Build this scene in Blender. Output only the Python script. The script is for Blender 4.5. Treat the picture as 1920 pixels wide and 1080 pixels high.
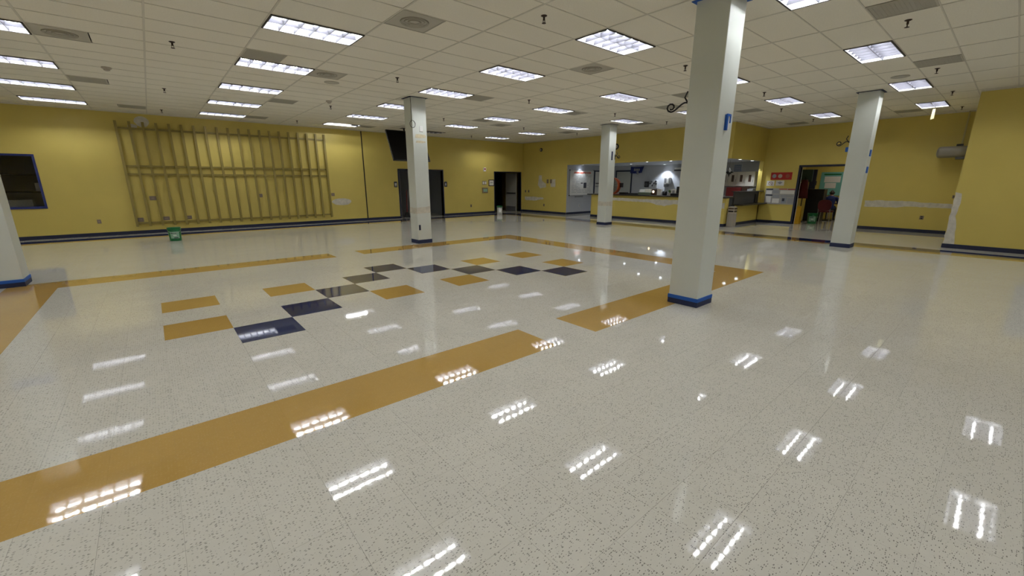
import bpy, bmesh, math, random
from mathutils import Vector, Matrix
random.seed(7)
for o in list(bpy.data.objects): bpy.data.objects.remove(o)
SC = bpy.context.scene
COL = SC.collection

# ------------------------------------------------------------------ camera, world, exposure
FT = 0.3048
YAW, PITCH, FPX, CAMZ, HC = 0.7024, 0.2498, 778.92, 1.61, 3.664
cd = bpy.data.cameras.new('camera'); cam = bpy.data.objects.new('camera', cd); COL.objects.link(cam)
cd.sensor_width = 36.0; cd.lens = FPX/1920*36; cd.clip_start = 0.05; cd.clip_end = 200
cam.location = (0, 0, CAMZ); cam.rotation_euler = (math.pi/2-PITCH, 0, -YAW)
SC.camera = cam
wd = bpy.data.worlds.new('world'); SC.world = wd; wd.use_nodes = True
wd.node_tree.nodes['Background'].inputs[0].default_value = (0, 0, 0, 1)
wd.node_tree.nodes['Background'].inputs[1].default_value = 0.0
vs = SC.view_settings; vs.view_transform = 'Standard'; vs.look = 'None'; vs.gamma = 1; vs.use_curve_mapping = False
vs.exposure = 0.13
TUBE_STRENGTH = 90.0

# pixel of the 1920x1080 photograph -> point on a known plane of the room
FW = Vector((math.sin(YAW)*math.cos(PITCH), math.cos(YAW)*math.cos(PITCH), -math.sin(PITCH)))
RT = Vector((math.cos(YAW), -math.sin(YAW), 0)); DN = FW.cross(RT); CP = Vector((0, 0, CAMZ))
def ray(x, y): return RT*((x-960)/FPX)+DN*((y-540)/FPX)+FW
def PX(x, y, c): d = ray(x, y); return CP+d*(c/d.x)
def PY(x, y, c): d = ray(x, y); return CP+d*(c/d.y)
def PZ(x, y, c=0): d = ray(x, y); return CP+d*((c-CAMZ)/d.z)
def proj(p):
    v = Vector(p)-CP; w = v.dot(FW)
    if w < 0.15: return None
    return (v.dot(RT)/w*FPX+960, v.dot(DN)/w*FPX+540)

# ------------------------------------------------------------------ materials
MATS = {}
def mat(name, col=(.8, .8, .8), rough=.6, metal=0., spec=.5, emit=None, estr=0, var=0., vscale=8, bump=0., bscale=60, bdist=.002, alpha=None, trans=0.):
    if name in MATS: return MATS[name]
    m = bpy.data.materials.new(name); m.use_nodes = True; nt = m.node_tree; b = nt.nodes['Principled BSDF']
    b.inputs['Base Color'].default_value = (*col, 1); b.inputs['Roughness'].default_value = rough
    b.inputs['Metallic'].default_value = metal; b.inputs['Specular IOR Level'].default_value = spec
    if trans: b.inputs['Transmission Weight'].default_value = trans
    if emit: b.inputs['Emission Color'].default_value = (*emit, 1); b.inputs['Emission Strength'].default_value = estr
    if var or bump:
        g = nt.nodes.new('ShaderNodeNewGeometry')
    if var:
        n = nt.nodes.new('ShaderNodeTexNoise'); n.inputs['Scale'].default_value = vscale; n.inputs['Detail'].default_value = 3
        nt.links.new(g.outputs['Position'], n.inputs['Vector'])
        r = nt.nodes.new('ShaderNodeMapRange'); r.inputs[1].default_value = .3; r.inputs[2].default_value = .7
        r.inputs[3].default_value = 1-var; r.inputs[4].default_value = 1+var
        nt.links.new(n.outputs['Fac'], r.inputs[0])
        mx = nt.nodes.new('ShaderNodeVectorMath'); mx.operation = 'SCALE'; mx.inputs[0].default_value = col
        nt.links.new(r.outputs[0], mx.inputs['Scale']); nt.links.new(mx.outputs[0], b.inputs['Base Color'])
    if bump:
        n = nt.nodes.new('ShaderNodeTexNoise'); n.inputs['Scale'].default_value = bscale; n.inputs['Detail'].default_value = 2
        nt.links.new(g.outputs['Position'], n.inputs['Vector'])
        bp = nt.nodes.new('ShaderNodeBump'); bp.inputs['Strength'].default_value = bump; bp.inputs['Distance'].default_value = bdist
        nt.links.new(n.outputs['Fac'], bp.inputs['Height']); nt.links.new(bp.outputs[0], b.inputs['Normal'])
    MATS[name] = m; return m

TX0, TY0 = -0.1402, 4.854           # floor tile lattice, one foot
def floor_mat(name, col, fleck, fleckamt, fdark):
    m = bpy.data.materials.new(name); m.use_nodes = True; nt = m.node_tree; N = nt.nodes; L = nt.links; b = N['Principled BSDF']
    b.inputs['Roughness'].default_value = .035; b.inputs['IOR'].default_value = 1.5; b.inputs['Specular IOR Level'].default_value = .60
    g = N.new('ShaderNodeNewGeometry')
    def vm(op, a, bb):
        n = N.new('ShaderNodeVectorMath'); n.operation = op
        if hasattr(a, 'links'): L.new(a, n.inputs[0])
        else: n.inputs[0].default_value = a
        if bb is not None: n.inputs[1].default_value = bb
        return n.outputs[0]
    # tile id
    t = vm('FLOOR', vm('SCALE', vm('SUBTRACT', g.outputs['Position'], (TX0, TY0, 0)), None), None)
    t.node.inputs[0].links[0].from_node.inputs['Scale'].default_value = 1/FT
    t = vm('MULTIPLY', t, (1, 1, 0))
    wn = N.new('ShaderNodeTexWhiteNoise'); wn.noise_dimensions = '2D'; L.new(t, wn.inputs['Vector'])
    # flecks
    vo = N.new('ShaderNodeTexVoronoi'); vo.voronoi_dimensions = '2D'; vo.inputs['Scale'].default_value = 1
    L.new(vm('MULTIPLY', g.outputs['Position'], (62, 150, 0)), vo.inputs['Vector'])
    sep = N.new('ShaderNodeSeparateColor'); L.new(vo.outputs['Color'], sep.inputs[0])
    def mth(op, a, bb):
        n = N.new('ShaderNodeMath'); n.operation = op
        for i, v in enumerate((a, bb)):
            if hasattr(v, 'links'): L.new(v, n.inputs[i])
            else: n.inputs[i].default_value = v
        return n.outputs[0]
    sz = mth('MULTIPLY', sep.outputs[1], .36)
    m1 = mth('LESS_THAN', vo.outputs['Distance'], sz)
    m2 = mth('GREATER_THAN', sep.outputs[0], 1-fleckamt)
    fm = mth('MULTIPLY', mth('MULTIPLY', m1, m2), fdark)
    # slow mottling
    n1 = N.new('ShaderNodeTexNoise'); n1.inputs['Scale'].default_value = 22; n1.inputs['Detail'].default_value = 4
    L.new(g.outputs['Position'], n1.inputs['Vector'])
    v = mth('ADD', mth('MULTIPLY', n1.outputs['Fac'], .10), mth('MULTIPLY', wn.outputs['Value'], .035))
    v = mth('ADD', v, .93)
    base = N.new('ShaderNodeVectorMath'); base.operation = 'SCALE'; base.inputs[0].default_value = col; L.new(v, base.inputs['Scale'])
    mx = N.new('ShaderNodeMix'); mx.data_type = 'RGBA'; L.new(fm, mx.inputs[0]); L.new(base.outputs[0], mx.inputs[6]); mx.inputs[7].default_value = (*fleck, 1)
    L.new(mx.outputs[2], b.inputs['Base Color'])
    # polished wax: gentle waves that differ from tile to tile
    off = N.new('ShaderNodeVectorMath'); off.operation = 'SCALE'; L.new(wn.outputs['Color'], off.inputs[0]); off.inputs['Scale'].default_value = .12
    ad = N.new('ShaderNodeVectorMath'); ad.operation = 'ADD'; L.new(g.outputs['Position'], ad.inputs[0]); L.new(off.outputs[0], ad.inputs[1])
    n2 = N.new('ShaderNodeTexNoise'); n2.inputs['Scale'].default_value = 7; n2.inputs['Detail'].default_value = 1; L.new(ad.outputs[0], n2.inputs['Vector'])
    n3 = N.new('ShaderNodeTexNoise'); n3.inputs['Scale'].default_value = 40; n3.inputs['Detail'].default_value = 1; L.new(g.outputs['Position'], n3.inputs['Vector'])
    h = mth('ADD', mth('MULTIPLY', n2.outputs['Fac'], .085), mth('MULTIPLY', n3.outputs['Fac'], .040))
    bp = N.new('ShaderNodeBump'); bp.inputs['Strength'].default_value = 1.0; bp.inputs['Distance'].default_value = .0011
    L.new(h, bp.inputs['Height']); L.new(bp.outputs[0], b.inputs['Normal'])
    MATS[name] = m; return m
M_TILE = floor_mat('vinyl_tile_cream', (.57, .55, .485), (.06, .05, .045), .45, .72)
M_GOLD = floor_mat('vinyl_tile_gold', (.43, .265, .07), (.56, .40, .17), .5, .3)
M_BLUE = floor_mat('vinyl_tile_navy', (.011, .022, .085), (.04, .06, .15), .5, .4)
M_SLAB = mat('floor_joint', (.26, .245, .21), .8)
M_YEL = mat('yellow_wall_paint', (.62, .50, .13), .38, spec=.4, var=.03, vscale=1.5, bump=.25, bscale=140, bdist=.001)
M_YEL2 = mat('olive_painted_strut', (.27, .21, .05), .5, bump=.2, bscale=90)
M_WHITE = mat('column_white_paint', (.63, .66, .62), .42, var=.02, vscale=2, bump=.15, bscale=120, bdist=.001)
M_PRIMER = mat('white_primer_patch', (.60, .57, .49), .8, var=.12, vscale=9)
M_NAVY = mat('navy_vinyl_base', (.008, .013, .045), .4)
M_TAPE = mat('blue_masking_tape', (.012, .10, .44), .7, bump=.2, bscale=200)
M_TAPED = mat('dark_blue_tape', (.008, .016, .065), .6)
M_CTILE = mat('ceiling_tile', (.84, .805, .70), .95, spec=.1, var=.04, vscale=70, bump=.5, bscale=220, bdist=.002)
M_CBAR = mat('ceiling_grid_bar', (.66, .63, .54), .6)
M_VENT = mat('vent_grey_metal', (.46, .44, .37), .6)
M_VENTD = mat('vent_dark_slots', (.38, .36, .30), .7)
M_DARK = mat('fixture_dark_edge', (.03, .026, .024), .6)
M_HOUS = mat('fixture_white_enamel', (.84, .84, .88), .5)
M_LOUV = mat('fixture_louver_blade', (.13, .13, .155), .4, spec=.6)
M_TUBE = mat('fluorescent_tube', (.9, .9, .9), .5, emit=(.96, .98, 1.0), estr=TUBE_STRENGTH)
M_TUBEOFF = mat('unlit_tube', (.4, .4, .4), .4)
M_BRONZE = mat('bronze_metal', (.045, .026, .018), .45, metal=.6)
M_BLACK = mat('black_plastic', (.008, .008, .009), .4)
M_IRON = mat('wrought_iron', (.012, .010, .010), .5, metal=.4)
M_GREY = mat('grey_wall_paint', (.50, .52, .57), .55, var=.03, vscale=2)
M_GREYD = mat('dark_grey_panel', (.06, .062, .066), .5)
M_BEIGE = mat('beige_plastic', (.45, .40, .33), .5)
M_PLATE = mat('taupe_outlet_plate', (.22, .17, .13), .5)
M_WPL = mat('white_plastic', (.75, .75, .74), .4)
M_GLASS = mat('window_glass', (.9, .92, .95), .02, trans=1.0)
M_STEEL = mat('brushed_steel', (.45, .45, .46), .35, metal=.9)
M_RED = mat('red_fabric', (.10, .008, .010), .8)
M_REDP = mat('red_banner', (.42, .024, .02), .6)
M_GREEN = mat('green_plastic', (.004, .13, .035), .35)
M_GREENL = mat('pale_green_label', (.25, .42, .30), .6)
M_ORANGE = mat('orange_enamel', (.55, .10, .025), .35)
M_WOOD = mat('dark_wood', (.06, .03, .02), .5, var=.2, vscale=20)
M_CTOP = mat('dark_countertop', (.022, .018, .016), .3)
M_BLUEF = mat('blue_banner_cloth', (.016, .03, .17), .8)
M_PAPER = mat('white_paper', (.72, .71, .68), .8)
M_PRINT = mat('grey_print', (.32, .33, .36), .8)
M_INK = mat('dark_print', (.05, .05, .07), .8)
M_REDINK = mat('red_print', (.55, .10, .05), .8)
M_TEAL = mat('teal_board', (.16, .42, .38), .7)
M_YSIGN = mat('yellow_plastic', (.62, .36, .012), .4)
M_CAB = mat('cream_cabinet', (.62, .59, .52), .5)
M_SKIN = mat('skin', (.35, .19, .13), .6)
M_HAIR = mat('dark_hair', (.02, .013, .01), .7)
M_SHIRT = mat('blue_shirt', (.007, .018, .11), .85)
M_JEANS = mat('dark_trousers', (.014, .016, .03), .85)
M_LEAF = mat('plant_leaf', (.09, .16, .05), .6)
M_LAMP = mat('warm_lamp', (.9, .8, .6), .5, emit=(1, .75, .45), estr=3)
M_DOWN = mat('downlight_lens', (.9, .9, .9), .5, emit=(.86, .93, 1), estr=14)
M_DOOR = mat('painted_door', (.38, .37, .33), .5)
M_PATCHG = mat('grey_green_cloth', (.05, .085, .075), .8)
M_STAIN = mat('tan_glue_stain', (.62, .55, .38), .7, var=.15, vscale=25)

# ------------------------------------------------------------------ mesh helpers
class B:
    def __init__(s): s.bm = bmesh.new()
    def box(s, x0, x1, y0, y1, z0, z1, mi=0):
        if x0 > x1: x0, x1 = x1, x0
        if y0 > y1: y0, y1 = y1, y0
        if z0 > z1: z0, z1 = z1, z0
        v = [s.bm.verts.new(p) for p in ((x0,y0,z0),(x1,y0,z0),(x1,y1,z0),(x0,y1,z0),(x0,y0,z1),(x1,y0,z1),(x1,y1,z1),(x0,y1,z1))]
        for q in ((0,3,2,1),(4,5,6,7),(0,1,5,4),(1,2,6,5),(2,3,7,6),(3,0,4,7)):
            s.bm.faces.new([v[i] for i in q]).material_index = mi
        return s
    def quad(s, pts, mi=0):
        s.bm.faces.new([s.bm.verts.new(p) for p in pts]).material_index = mi; return s
    def loft(s, rings, cap=True, mi=0, closed=True):
        R = [[s.bm.verts.new(p) for p in r] for r in rings]
        n = len(R[0])
        for a, b in zip(R, R[1:]):
            for i in range(n if closed else n-1):
                j = (i+1) % n
                s.bm.faces.new((a[i], a[j], b[j], b[i])).material_index = mi
        if cap:
            s.bm.faces.new(R[0][::-1]).material_index = mi; s.bm.faces.new(R[-1]).material_index = mi
        return s
    def lathe(s, prof, c=(0,0,0), n=20, ax='z', mi=0, cap=True):
        rings = []
        for r, h in prof:
            ring = []
            for i in range(n):
                a = 2*math.pi*i/n; u, v = r*math.cos(a), r*math.sin(a)
                p = {'z': (u, v, h), 'x': (h, u, v), 'y': (v, h, u)}[ax]
                ring.append((p[0]+c[0], p[1]+c[1], p[2]+c[2]))
            rings.append(ring)
        return s.loft(rings, cap, mi)
    def tube(s, pts, r, n=8, mi=0, radii=None, cap=True):
        pts = [Vector(p) for p in pts]; rings = []; ref = None
        for k, p in enumerate(pts):
            d = (pts[min(k+1, len(pts)-1)]-pts[max(k-1, 0)]).normalized()
            if ref is None:
                ref = d.orthogonal().normalized()
            ref = (ref-d*ref.dot(d)).normalized(); b = d.cross(ref)
            rr = radii[k] if radii else r
            rings.append([p+ref*rr*math.cos(2*math.pi*i/n)+b*rr*math.sin(2*math.pi*i/n) for i in range(n)])
        return s.loft(rings, cap, mi)
    def prism(s, poly, d, mi=0):
        d = Vector(d); return s.loft([[Vector(p) for p in poly], [Vector(p)+d for p in poly]], True, mi)
    def make(s, name, mats, parent=None, loc=None, smooth=False, bevel=0, local=False):
        bm = s.bm
        bmesh.ops.recalc_face_normals(bm, faces=bm.faces)
        off = None
        if parent is not None and not local: off = parent.get('_o')
        if off is not None: bmesh.ops.translate(bm, verts=bm.verts, vec=-Vector(off))
        if loc is not None and parent is None: bmesh.ops.translate(bm, verts=bm.verts, vec=-Vector(loc))
        me = bpy.data.meshes.new(name); bm.to_mesh(me); bm.free()
        for m in (mats if isinstance(mats, (list, tuple)) else [mats]): me.materials.append(m)
        if smooth:
            for p in me.polygons: p.use_smooth = True
        o = bpy.data.objects.new(name, me); COL.objects.link(o)
        if parent is not None: o.parent = parent; o['_o'] = list(off) if off is not None else [0, 0, 0]
        elif loc is not None: o.location = loc; o['_o'] = list(loc)
        else: o['_o'] = [0, 0, 0]
        if bevel:
            md = o.modifiers.new('bevel', 'BEVEL'); md.width = bevel; md.segments = 2; md.limit_method = 'ANGLE'
        return o
def tag(o, label, cat, group=None):
    o['label'] = label; o['category'] = cat
    if group: o['group'] = group
    return o
def struct(o, label=None):
    o['kind'] = 'structure'
    if label: o['label'] = label; 
    return o
def thing(name, label, cat, loc=(0, 0, 0), group=None, rot=None):
    o = bpy.data.objects.new(name, None); COL.objects.link(o); o.location = loc; o['_o'] = list(loc)
    if rot: o.rotation_euler = rot
    o.empty_display_size = .1
    return tag(o, label, cat, group)
def dup(root, loc, label=None):
    r = root.copy(); COL.objects.link(r); r.location = loc; r['_o'] = list(loc)
    if label: r['label'] = label
    for ch in list(root.children):
        c = ch.copy(); COL.objects.link(c); c.parent = r
        for g in ch.children:
            d = g.copy(); COL.objects.link(d); d.parent = c
    return r
def pick(name, me, parent, loc):
    o = bpy.data.objects.new(name, me); COL.objects.link(o); o.parent = parent; o.location = loc; return o

# ------------------------------------------------------------------ room numbers
YL = 17.90      # left wall
XC = 15.95      # soffit / counter wall
YS = 14.60      # side wall of the servery
YR = 6.75       # return of the soffit
XA = 19.05      # wall with the office door
YP, XP = .95, 15.10   # projecting wall
XB, YB = -7.6, -6.6   # walls behind the camera
XK = 19.70      # servery back wall
KZ = 2.45       # servery ceiling
def in_room(x, y):
    if x < XB or y < YB or y > YL or x > XA: return False
    if x > XC and y > YR: return False
    if x > XP and y < YP: return False
    return True

# ------------------------------------------------------------------ floor
fl = B(); fl.box(XB-.2, 24.2, YB-.2, 24.2, -.12, -.004)
floor = struct(fl.make('floor', M_SLAB, loc=(0, 0, 0)), 'polished vinyl tile floor with gold and navy inlay')
def tile_colour(i, j):
    # gold ring with gaps, gold and navy squares; i, j in feet from the lattice origin
    if -6 <= i < 28 and (-7 <= j < -5 or 15 <= j < 17) and not (10 <= i < 12): return 'g'
    if (-6 <= i < -4 or 26 <= i < 28) and -7 <= j < 17: return 'g'
    a, b = i//2, j//2           # two-foot squares; squares rows: b=-1 -> row1
    sq = {(0, 3): 'g', (0, 1): 'g', (1, 0): 'b', (2, 1): 'b', (3, 2): 'b', (4, 3): 'b', (5, 4): 'b', (6, 3): 'b', (7, 2): 'b', (8, 1): 'b', (9, 0): 'b',
          (2, 3): 'g', (4, 1): 'g', (6, 1): 'g', (8, 3): 'g', (10, 3): 'g', (10, 1): 'g'}
    return sq.get((a, b))
def border(x, y):
    cx, cy = x+FT/2, y+FT/2
    # narrow perimeter border, navy with a gold line inside it
    if 13.87 < cx < 14.50 and cy < 17.36: return 'b'
    if 16.73 < cy < 17.36 and cx < 14.50: return 'b'
    if 13.57 < cx < 13.88 and cy < 16.74: return 'g'
    if 16.43 < cy < 16.74 and cx < 13.88: return 'g'
    return None
cells = []
for i in range(-26, 66):
    for j in range(-39, 45):
        x, y = TX0+i*FT, TY0+j*FT
        cx, cy = x+FT/2, y+FT/2
        ok = in_room(cx, cy) or (XC-.2 < cx < XK+.2 and YR-.2 < cy < YS+.2)
        if not ok: continue
        c = tile_colour(i, j); bd = None if c else border(x, y)
        pr = [proj((x+a*FT, y+b*FT, 0)) for a, b in ((0, 0), (1, 0), (1, 1), (0, 1))]
        ar = 0
        if all(pr):
            q = [(min(max(p[0], 0), 1920), min(max(p[1], 0), 1080)) for p in pr]
            ar = abs(sum(q[k][0]*q[(k+1) % 4][1]-q[(k+1) % 4][0]*q[k][1] for k in range(4)))/2
        cells.append((ar, x, y, c, bd))
cells.sort(key=lambda t: -t[0])
GAP = .0007
def tmesh(m, GAP=.0005):
    b = B(); b.box(GAP, FT-GAP, GAP, FT-GAP, -.006, 0)
    me = bpy.data.meshes.new('floor_tile'); bmesh.ops.recalc_face_normals(b.bm, faces=b.bm.faces); b.bm.to_mesh(me); b.bm.free(); me.materials.append(m); return me
MT, MG, MB_ = tmesh(M_TILE), tmesh(M_GOLD, .0001), tmesh(M_BLUE, .0001)
rest = B(); bord = B(); cnt = {'t': 0, 'g': 0, 'b': 0}
for ar, x, y, c, bd in cells:
    if c == 'g' and cnt['g'] < 300: pick('gold_tile', MG, floor, (x, y, 0)); cnt['g'] += 1
    elif c == 'b': pick('navy_tile', MB_, floor, (x, y, 0)); cnt['b'] += 1
    elif c is None and bd is None and cnt['t'] < 300: pick('cream_tile', MT, floor, (x, y, 0)); cnt['t'] += 1
    elif bd: bord.box(x+.0001, x+FT-.0001, y+.0001, y+FT-.0001, -.006, 0, 0 if bd == 'b' else 1)
    else: rest.box(x+.0004, x+FT-.0004, y+.0004, y+FT-.0004, -.006, 0, 1 if c == 'g' else 0)
o = rest.make('tile_field', [M_TILE, M_GOLD], floor); o['kind'] = 'stuff'
o = bord.make('border_tile_field', [M_BLUE, M_GOLD], floor); o['kind'] = 'stuff'

# ------------------------------------------------------------------ walls
def wall(name, axis, c0, c1, a0, a1, z0, z1, holes, m, label=None):
    """axis 'y': slab between y=c0..c1 running a0..a1 in x; holes = (a0,a1,z0,z1)"""
    b = B(); cuts = sorted({a0, a1, *[h[0] for h in holes], *[h[1] for h in holes]})
    for s, e in zip(cuts, cuts[1:]):
        zs = [(z0, z1)]
        for h in holes:
            if h[0] <= s and h[1] >= e:
                nz = []
                for q in zs:
                    if h[2] > q[0]: nz.append((q[0], min(h[2], q[1])))
                    if h[3] < q[1]: nz.append((max(h[3], q[0]), q[1]))
                zs = [q for q in nz if q[1]-q[0] > 1e-4]
        for q in zs:
            if axis == 'y': b.box(s, e, c0, c1, q[0], q[1])
            else: b.box(c0, c1, s, e, q[0], q[1])
    bmesh.ops.remove_doubles(b.bm, verts=b.bm.verts, dist=1e-5)
    loc = ((a0+a1)/2, c0, 0) if axis == 'y' else (c0, (a0+a1)/2, 0)
    return struct(b.make(name, m, loc=loc), label)
D1 = (8.54, 9.46, 0, 2.13); D2 = (9.86, 10.78, 0, 2.13); D3 = (13.96, 15.76, 0, 2.10); WIN = (-4.3, -2.36, .90, 2.33)
TOP = HC+.06
wL = wall('wall_left', 'y', YL, YL+.15, XB-.15, XC+.15, 0, TOP, [D1, D2, D3, WIN], M_YEL, 'long yellow wall carrying the strut rack')
wC = wall('wall_counter', 'x', XC, XC+.15, YR, YL, 0, TOP, [(YR, YS, 0, KZ-.02)], M_YEL, 'yellow wall and header above the servery counter')
wR = wall('wall_return', 'y', YR, YR+.15, XC+.15, XK+.1, 0, TOP, [(XC+.15, 18.95, 0, KZ-.02)], M_YEL)
D4 = (3.62, 5.45, 0, 2.16)
wA = wall('wall_office', 'x', XA, XA+.15, YP-.15, YR, 0, TOP, [D4], M_YEL, 'yellow wall with posters and the office doorway')
wQ = wall('wall_alcove', 'y', YP-.15, YP, XP, XA, 0, TOP, [], M_YEL)
wP = wall('wall_projecting', 'x', XP, XP+.15, YB, YP-.15, 0, TOP, [], M_YEL, 'projecting yellow wall with a primer-patched corner')
wall('wall_rear', 'y', YB-.15, YB, XB-.15, XP+.15, 0, TOP, [], M_YEL)
wall('wall_west', 'x', XB-.15, XB, YB, YL, 0, TOP, [], M_YEL)
# servery shell
wS = wall('wall_servery_side', 'y', YS, YS+.12, XC+.15, XK+.12, 0, TOP, [], M_GREY, 'pale grey side wall of the servery with the notice board')
wK = wall('wall_servery_back', 'x', XK, XK+.12, YR+.15, YS, 0, TOP, [], M_GREY, 'pale grey back wall of the servery')
struct(B().box(XC+.15, XK, YR+.15, YS, KZ, KZ+.05).make('ceiling_servery', M_GREY, loc=(XC, YR, KZ)))
b = B(); b.box(XC+.001, XC+.15, YS-.004, YS, 0, KZ-.02)          # grey reveal at the servery edge
struct(b.make('trim_1', M_GREY, loc=(XC, YS, 0)))

# baseboards
def base(name, segs):
    b = B()
    for (x0, x1, y0, y1) in segs: b.box(x0, x1, y0, y1, 0, .105)
    return struct(b.make(name, M_NAVY, loc=(segs[0][0], segs[0][2], 0), bevel=.003))
t = .014
base('baseboard_left', [(XB, D1[0]-.05, YL-t, YL), (D1[1]+.05, D2[0]-.05, YL-t, YL), (D2[1]+.05, D3[0]-.05, YL-t, YL), (D3[1]+.05, XC, YL-t, YL)])
base('baseboard_counter', [(XC-t, XC, YS, YL-t)])
base('baseboard_servery', [(XC, XK, YS-t-.004, YS-.004)])
base('baseboard_office', [(XA-t, XA, YP, D4[0]-.06), (XA-t, XA, D4[1]+.06, YR-.001)])
base('baseboard_alcove', [(XP, XA-t, YP, YP+t)])
base('baseboard_projecting', [(XP-t, XP, YB, YP+t)])
base('baseboard_rear', [(XB, XP-t, YB, YB+t)])
# expansion joint on the left wall
struct(B().box(6.965, 7.005, YL-.012, YL, .105, HC).make('trim_2', M_BLACK, loc=(6.985, YL, 0)))
# thin yellow trim lines at the ceiling edge
b = B(); b.box(XB, XC, YL-.02, YL, HC-.022, HC+.004); struct(b.make('trim_3', M_CBAR, loc=(0, YL, HC)))
b = B(); b.box(XC-.02, XC, YR-.02, YL-.02, HC-.022, HC+.004); b.box(XC, XA, YR-.02, YR, HC-.022, HC+.004); b.box(XA-.02, XA, YP, YR-.02, HC-.022, HC+.004); b.box(XP-.02, XP, YB, YP, HC-.022, HC+.004)
struct(b.make('trim_4', M_CBAR, loc=(XC, YR, HC)))

# primer patches (parts of the walls)
def blob(parent, plane, c, pts, name='primer_patch', m=None, d=.0025):
    """outline in wall coordinates (along, z), slightly rough edge, a few millimetres proud"""
    P = []
    for k, (a, z) in enumerate(pts):
        a2, z2 = pts[(k+1) % len(pts)]; n = max(1, int(math.hypot(a2-a, z2-z)/.09))
        for i in range(n):
            f = i/n; P.append((a+(a2-a)*f+random.uniform(-.012, .012), z+(z2-z)*f+random.uniform(-.012, .012)))
    b = B()
    if plane == 'y': b.prism([(a, c-d, z) for a, z in P], (0, d+.001, 0))
    else: b.prism([(c-d, a, z) for a, z in P], (d+.001, 0, 0))
    return b.make(name, m or M_PRIMER, parent)
def ell(a, z, ra, rz, n=14): return [(a+ra*math.cos(2*math.pi*k/n), z+rz*math.sin(2*math.pi*k/n)) for k in range(n)]
blob(wL, 'y', YL, ell(.12, 3.42, .18, .16)); blob(wL, 'y', YL, ell(-.12, 3.27, .12, .07))
blob(wL, 'y', YL, ell(5.95, .82, .40, .14))
blob(wC, 'x', XC, [(16.62, 1.95), (16.40, 1.95), (16.36, 1.65), (16.1, 1.55), (16.05, 1.35), (16.5, 1.28), (16.68, 1.45)])
blob(wC, 'x', XC, [(15.75, 1.75), (15.40, 1.75), (15.38, 1.35), (15.72, 1.38)])
blob(wC, 'x', XC, [(17.75, .82), (17.0, .83), (16.3, .81), (16.2, .74), (16.9, .62), (17.7, .64)])
blob(wA, 'x', XA, [(3.35, .98), (2.9, 1.0), (2.3, .99), (1.7, .96), (1.02, .93), (1.02, .81), (1.6, .80), (2.1, .83), (2.6, .77), (3.35, .78)])
b = B(); b.box(XP-.004, XP+.002, YP-.004-.15, YP+.003, .10, 1.33); b.box(XP-.004, XP+.5, YP-.002, YP+.004, .1, 1.2)
blob(wP, 'x', XP, [(YP, .106), (YP, 1.36), (YP-.10, 1.33), (YP-.13, 1.1), (YP-.10, .8), (YP-.16, .5), (YP-.20, .106)]); b.bm.free()

# ------------------------------------------------------------------ ceiling
GX0, GY0, CU, CV = 1.5024, 2.2234, 4*FT, 2*FT
ceil = struct(B().box(XB-.15, XA+.15, YB-.15, YL+.15, HC+.10, HC+.2).make('ceiling', mat('plenum_dark', (.1, .1, .1), .9), loc=(0, 0, HC)), 'suspended ceiling of cream acoustic tiles')
ORD = ['first', 'second', 'third', 'fourth', 'fifth', 'sixth', 'seventh', 'eighth', 'ninth', 'tenth']
def row_label(kind, i, j):
    return kind+', '+ORD[6-j]+' row from the rack wall, '+(ORD[3-i]+' from the servery' if j > 1 else ORD[4-i]+' from the office wall')
lights = []
for i in range(-2, 5):
    for j in range(-2, 7):
        lights.append((i, j))
LC = {(3*i, 4*j-1) for i, j in lights}
vents = {(1, 5, 0): 'r', (0, 10, 0): 'p', (1, 11, 0): 'r', (-2, 11, 0): 'r', (-2, 17, 0): 'p', (-2, 23, 1): 'p', (1, 17, 0): 'p', (4, 11, 0): 'p', (4, 5, 0): 'r',
         (7, 5, 0): 'p', (8, 7, 0): 'p', (7, 11, 0): 'r', (4, -2, 1): 'p', (7, -2, 1): 'p', (10, 5, 0): 'p', (4, 23, 0): 'r', (6, 16, 0): 'p',
         (7, 17, 0): 'r', (1, 23, 0): 'p', (10, 11, 0): 'r', (10, 17, 0): 'r', (13, 0, 0): 'p', (13, 5, 1): 'p', (-2, 5, 0): 'r', (-2, -1, 0): 'r'}
VC = {(a, b_): h for (a, b_, h) in vents}
def cbox_ok(x0, x1, y0, y1):
    """clip a tile rectangle to the L-shaped room; returns rectangles"""
    out = []
    for (X0, X1, Y0, Y1) in ((XB, XP, YB, YL), (XP, XC, YP, YL), (XC, XA, YP, YR)):
        a, b_, c, d = max(x0, X0), min(x1, X1), max(y0, Y0), min(y1, Y1)
        if b_-a > .01 and d-c > .01: out.append((a, b_, c, d))
    return out
ct = []
for i in range(-8, 15):
    for j in range(-15, 27):
        x, y = GX0+i*CU, GY0+j*CV
        if (i, j) in LC and in_room(x+CU/2, y+CV/2): continue
        x0, x1 = x, x+CU
        if (i, j) in VC:
            if VC[(i, j)] == 0: x0 = x+CU/2
            else: x1 = x+CU/2
        for r in cbox_ok(x0, x1, y, y+CV):
            pr = [proj((r[a], r[2+b_], HC)) for a, b_ in ((0, 0), (1, 0), (1, 1), (0, 1))]
            ar = 0
            if all(pr):
                q = [(min(max(p[0], 0), 1920), min(max(p[1], 0), 1080)) for p in pr]
                ar = abs(sum(q[k][0]*q[(k+1) % 4][1]-q[(k+1) % 4][0]*q[k][1] for k in range(4)))/2
            ct.append((ar, r))
ct.sort(key=lambda t: -t[0])
cm = {}; rest = B()
G2 = .007; ZT = HC+.006
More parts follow.
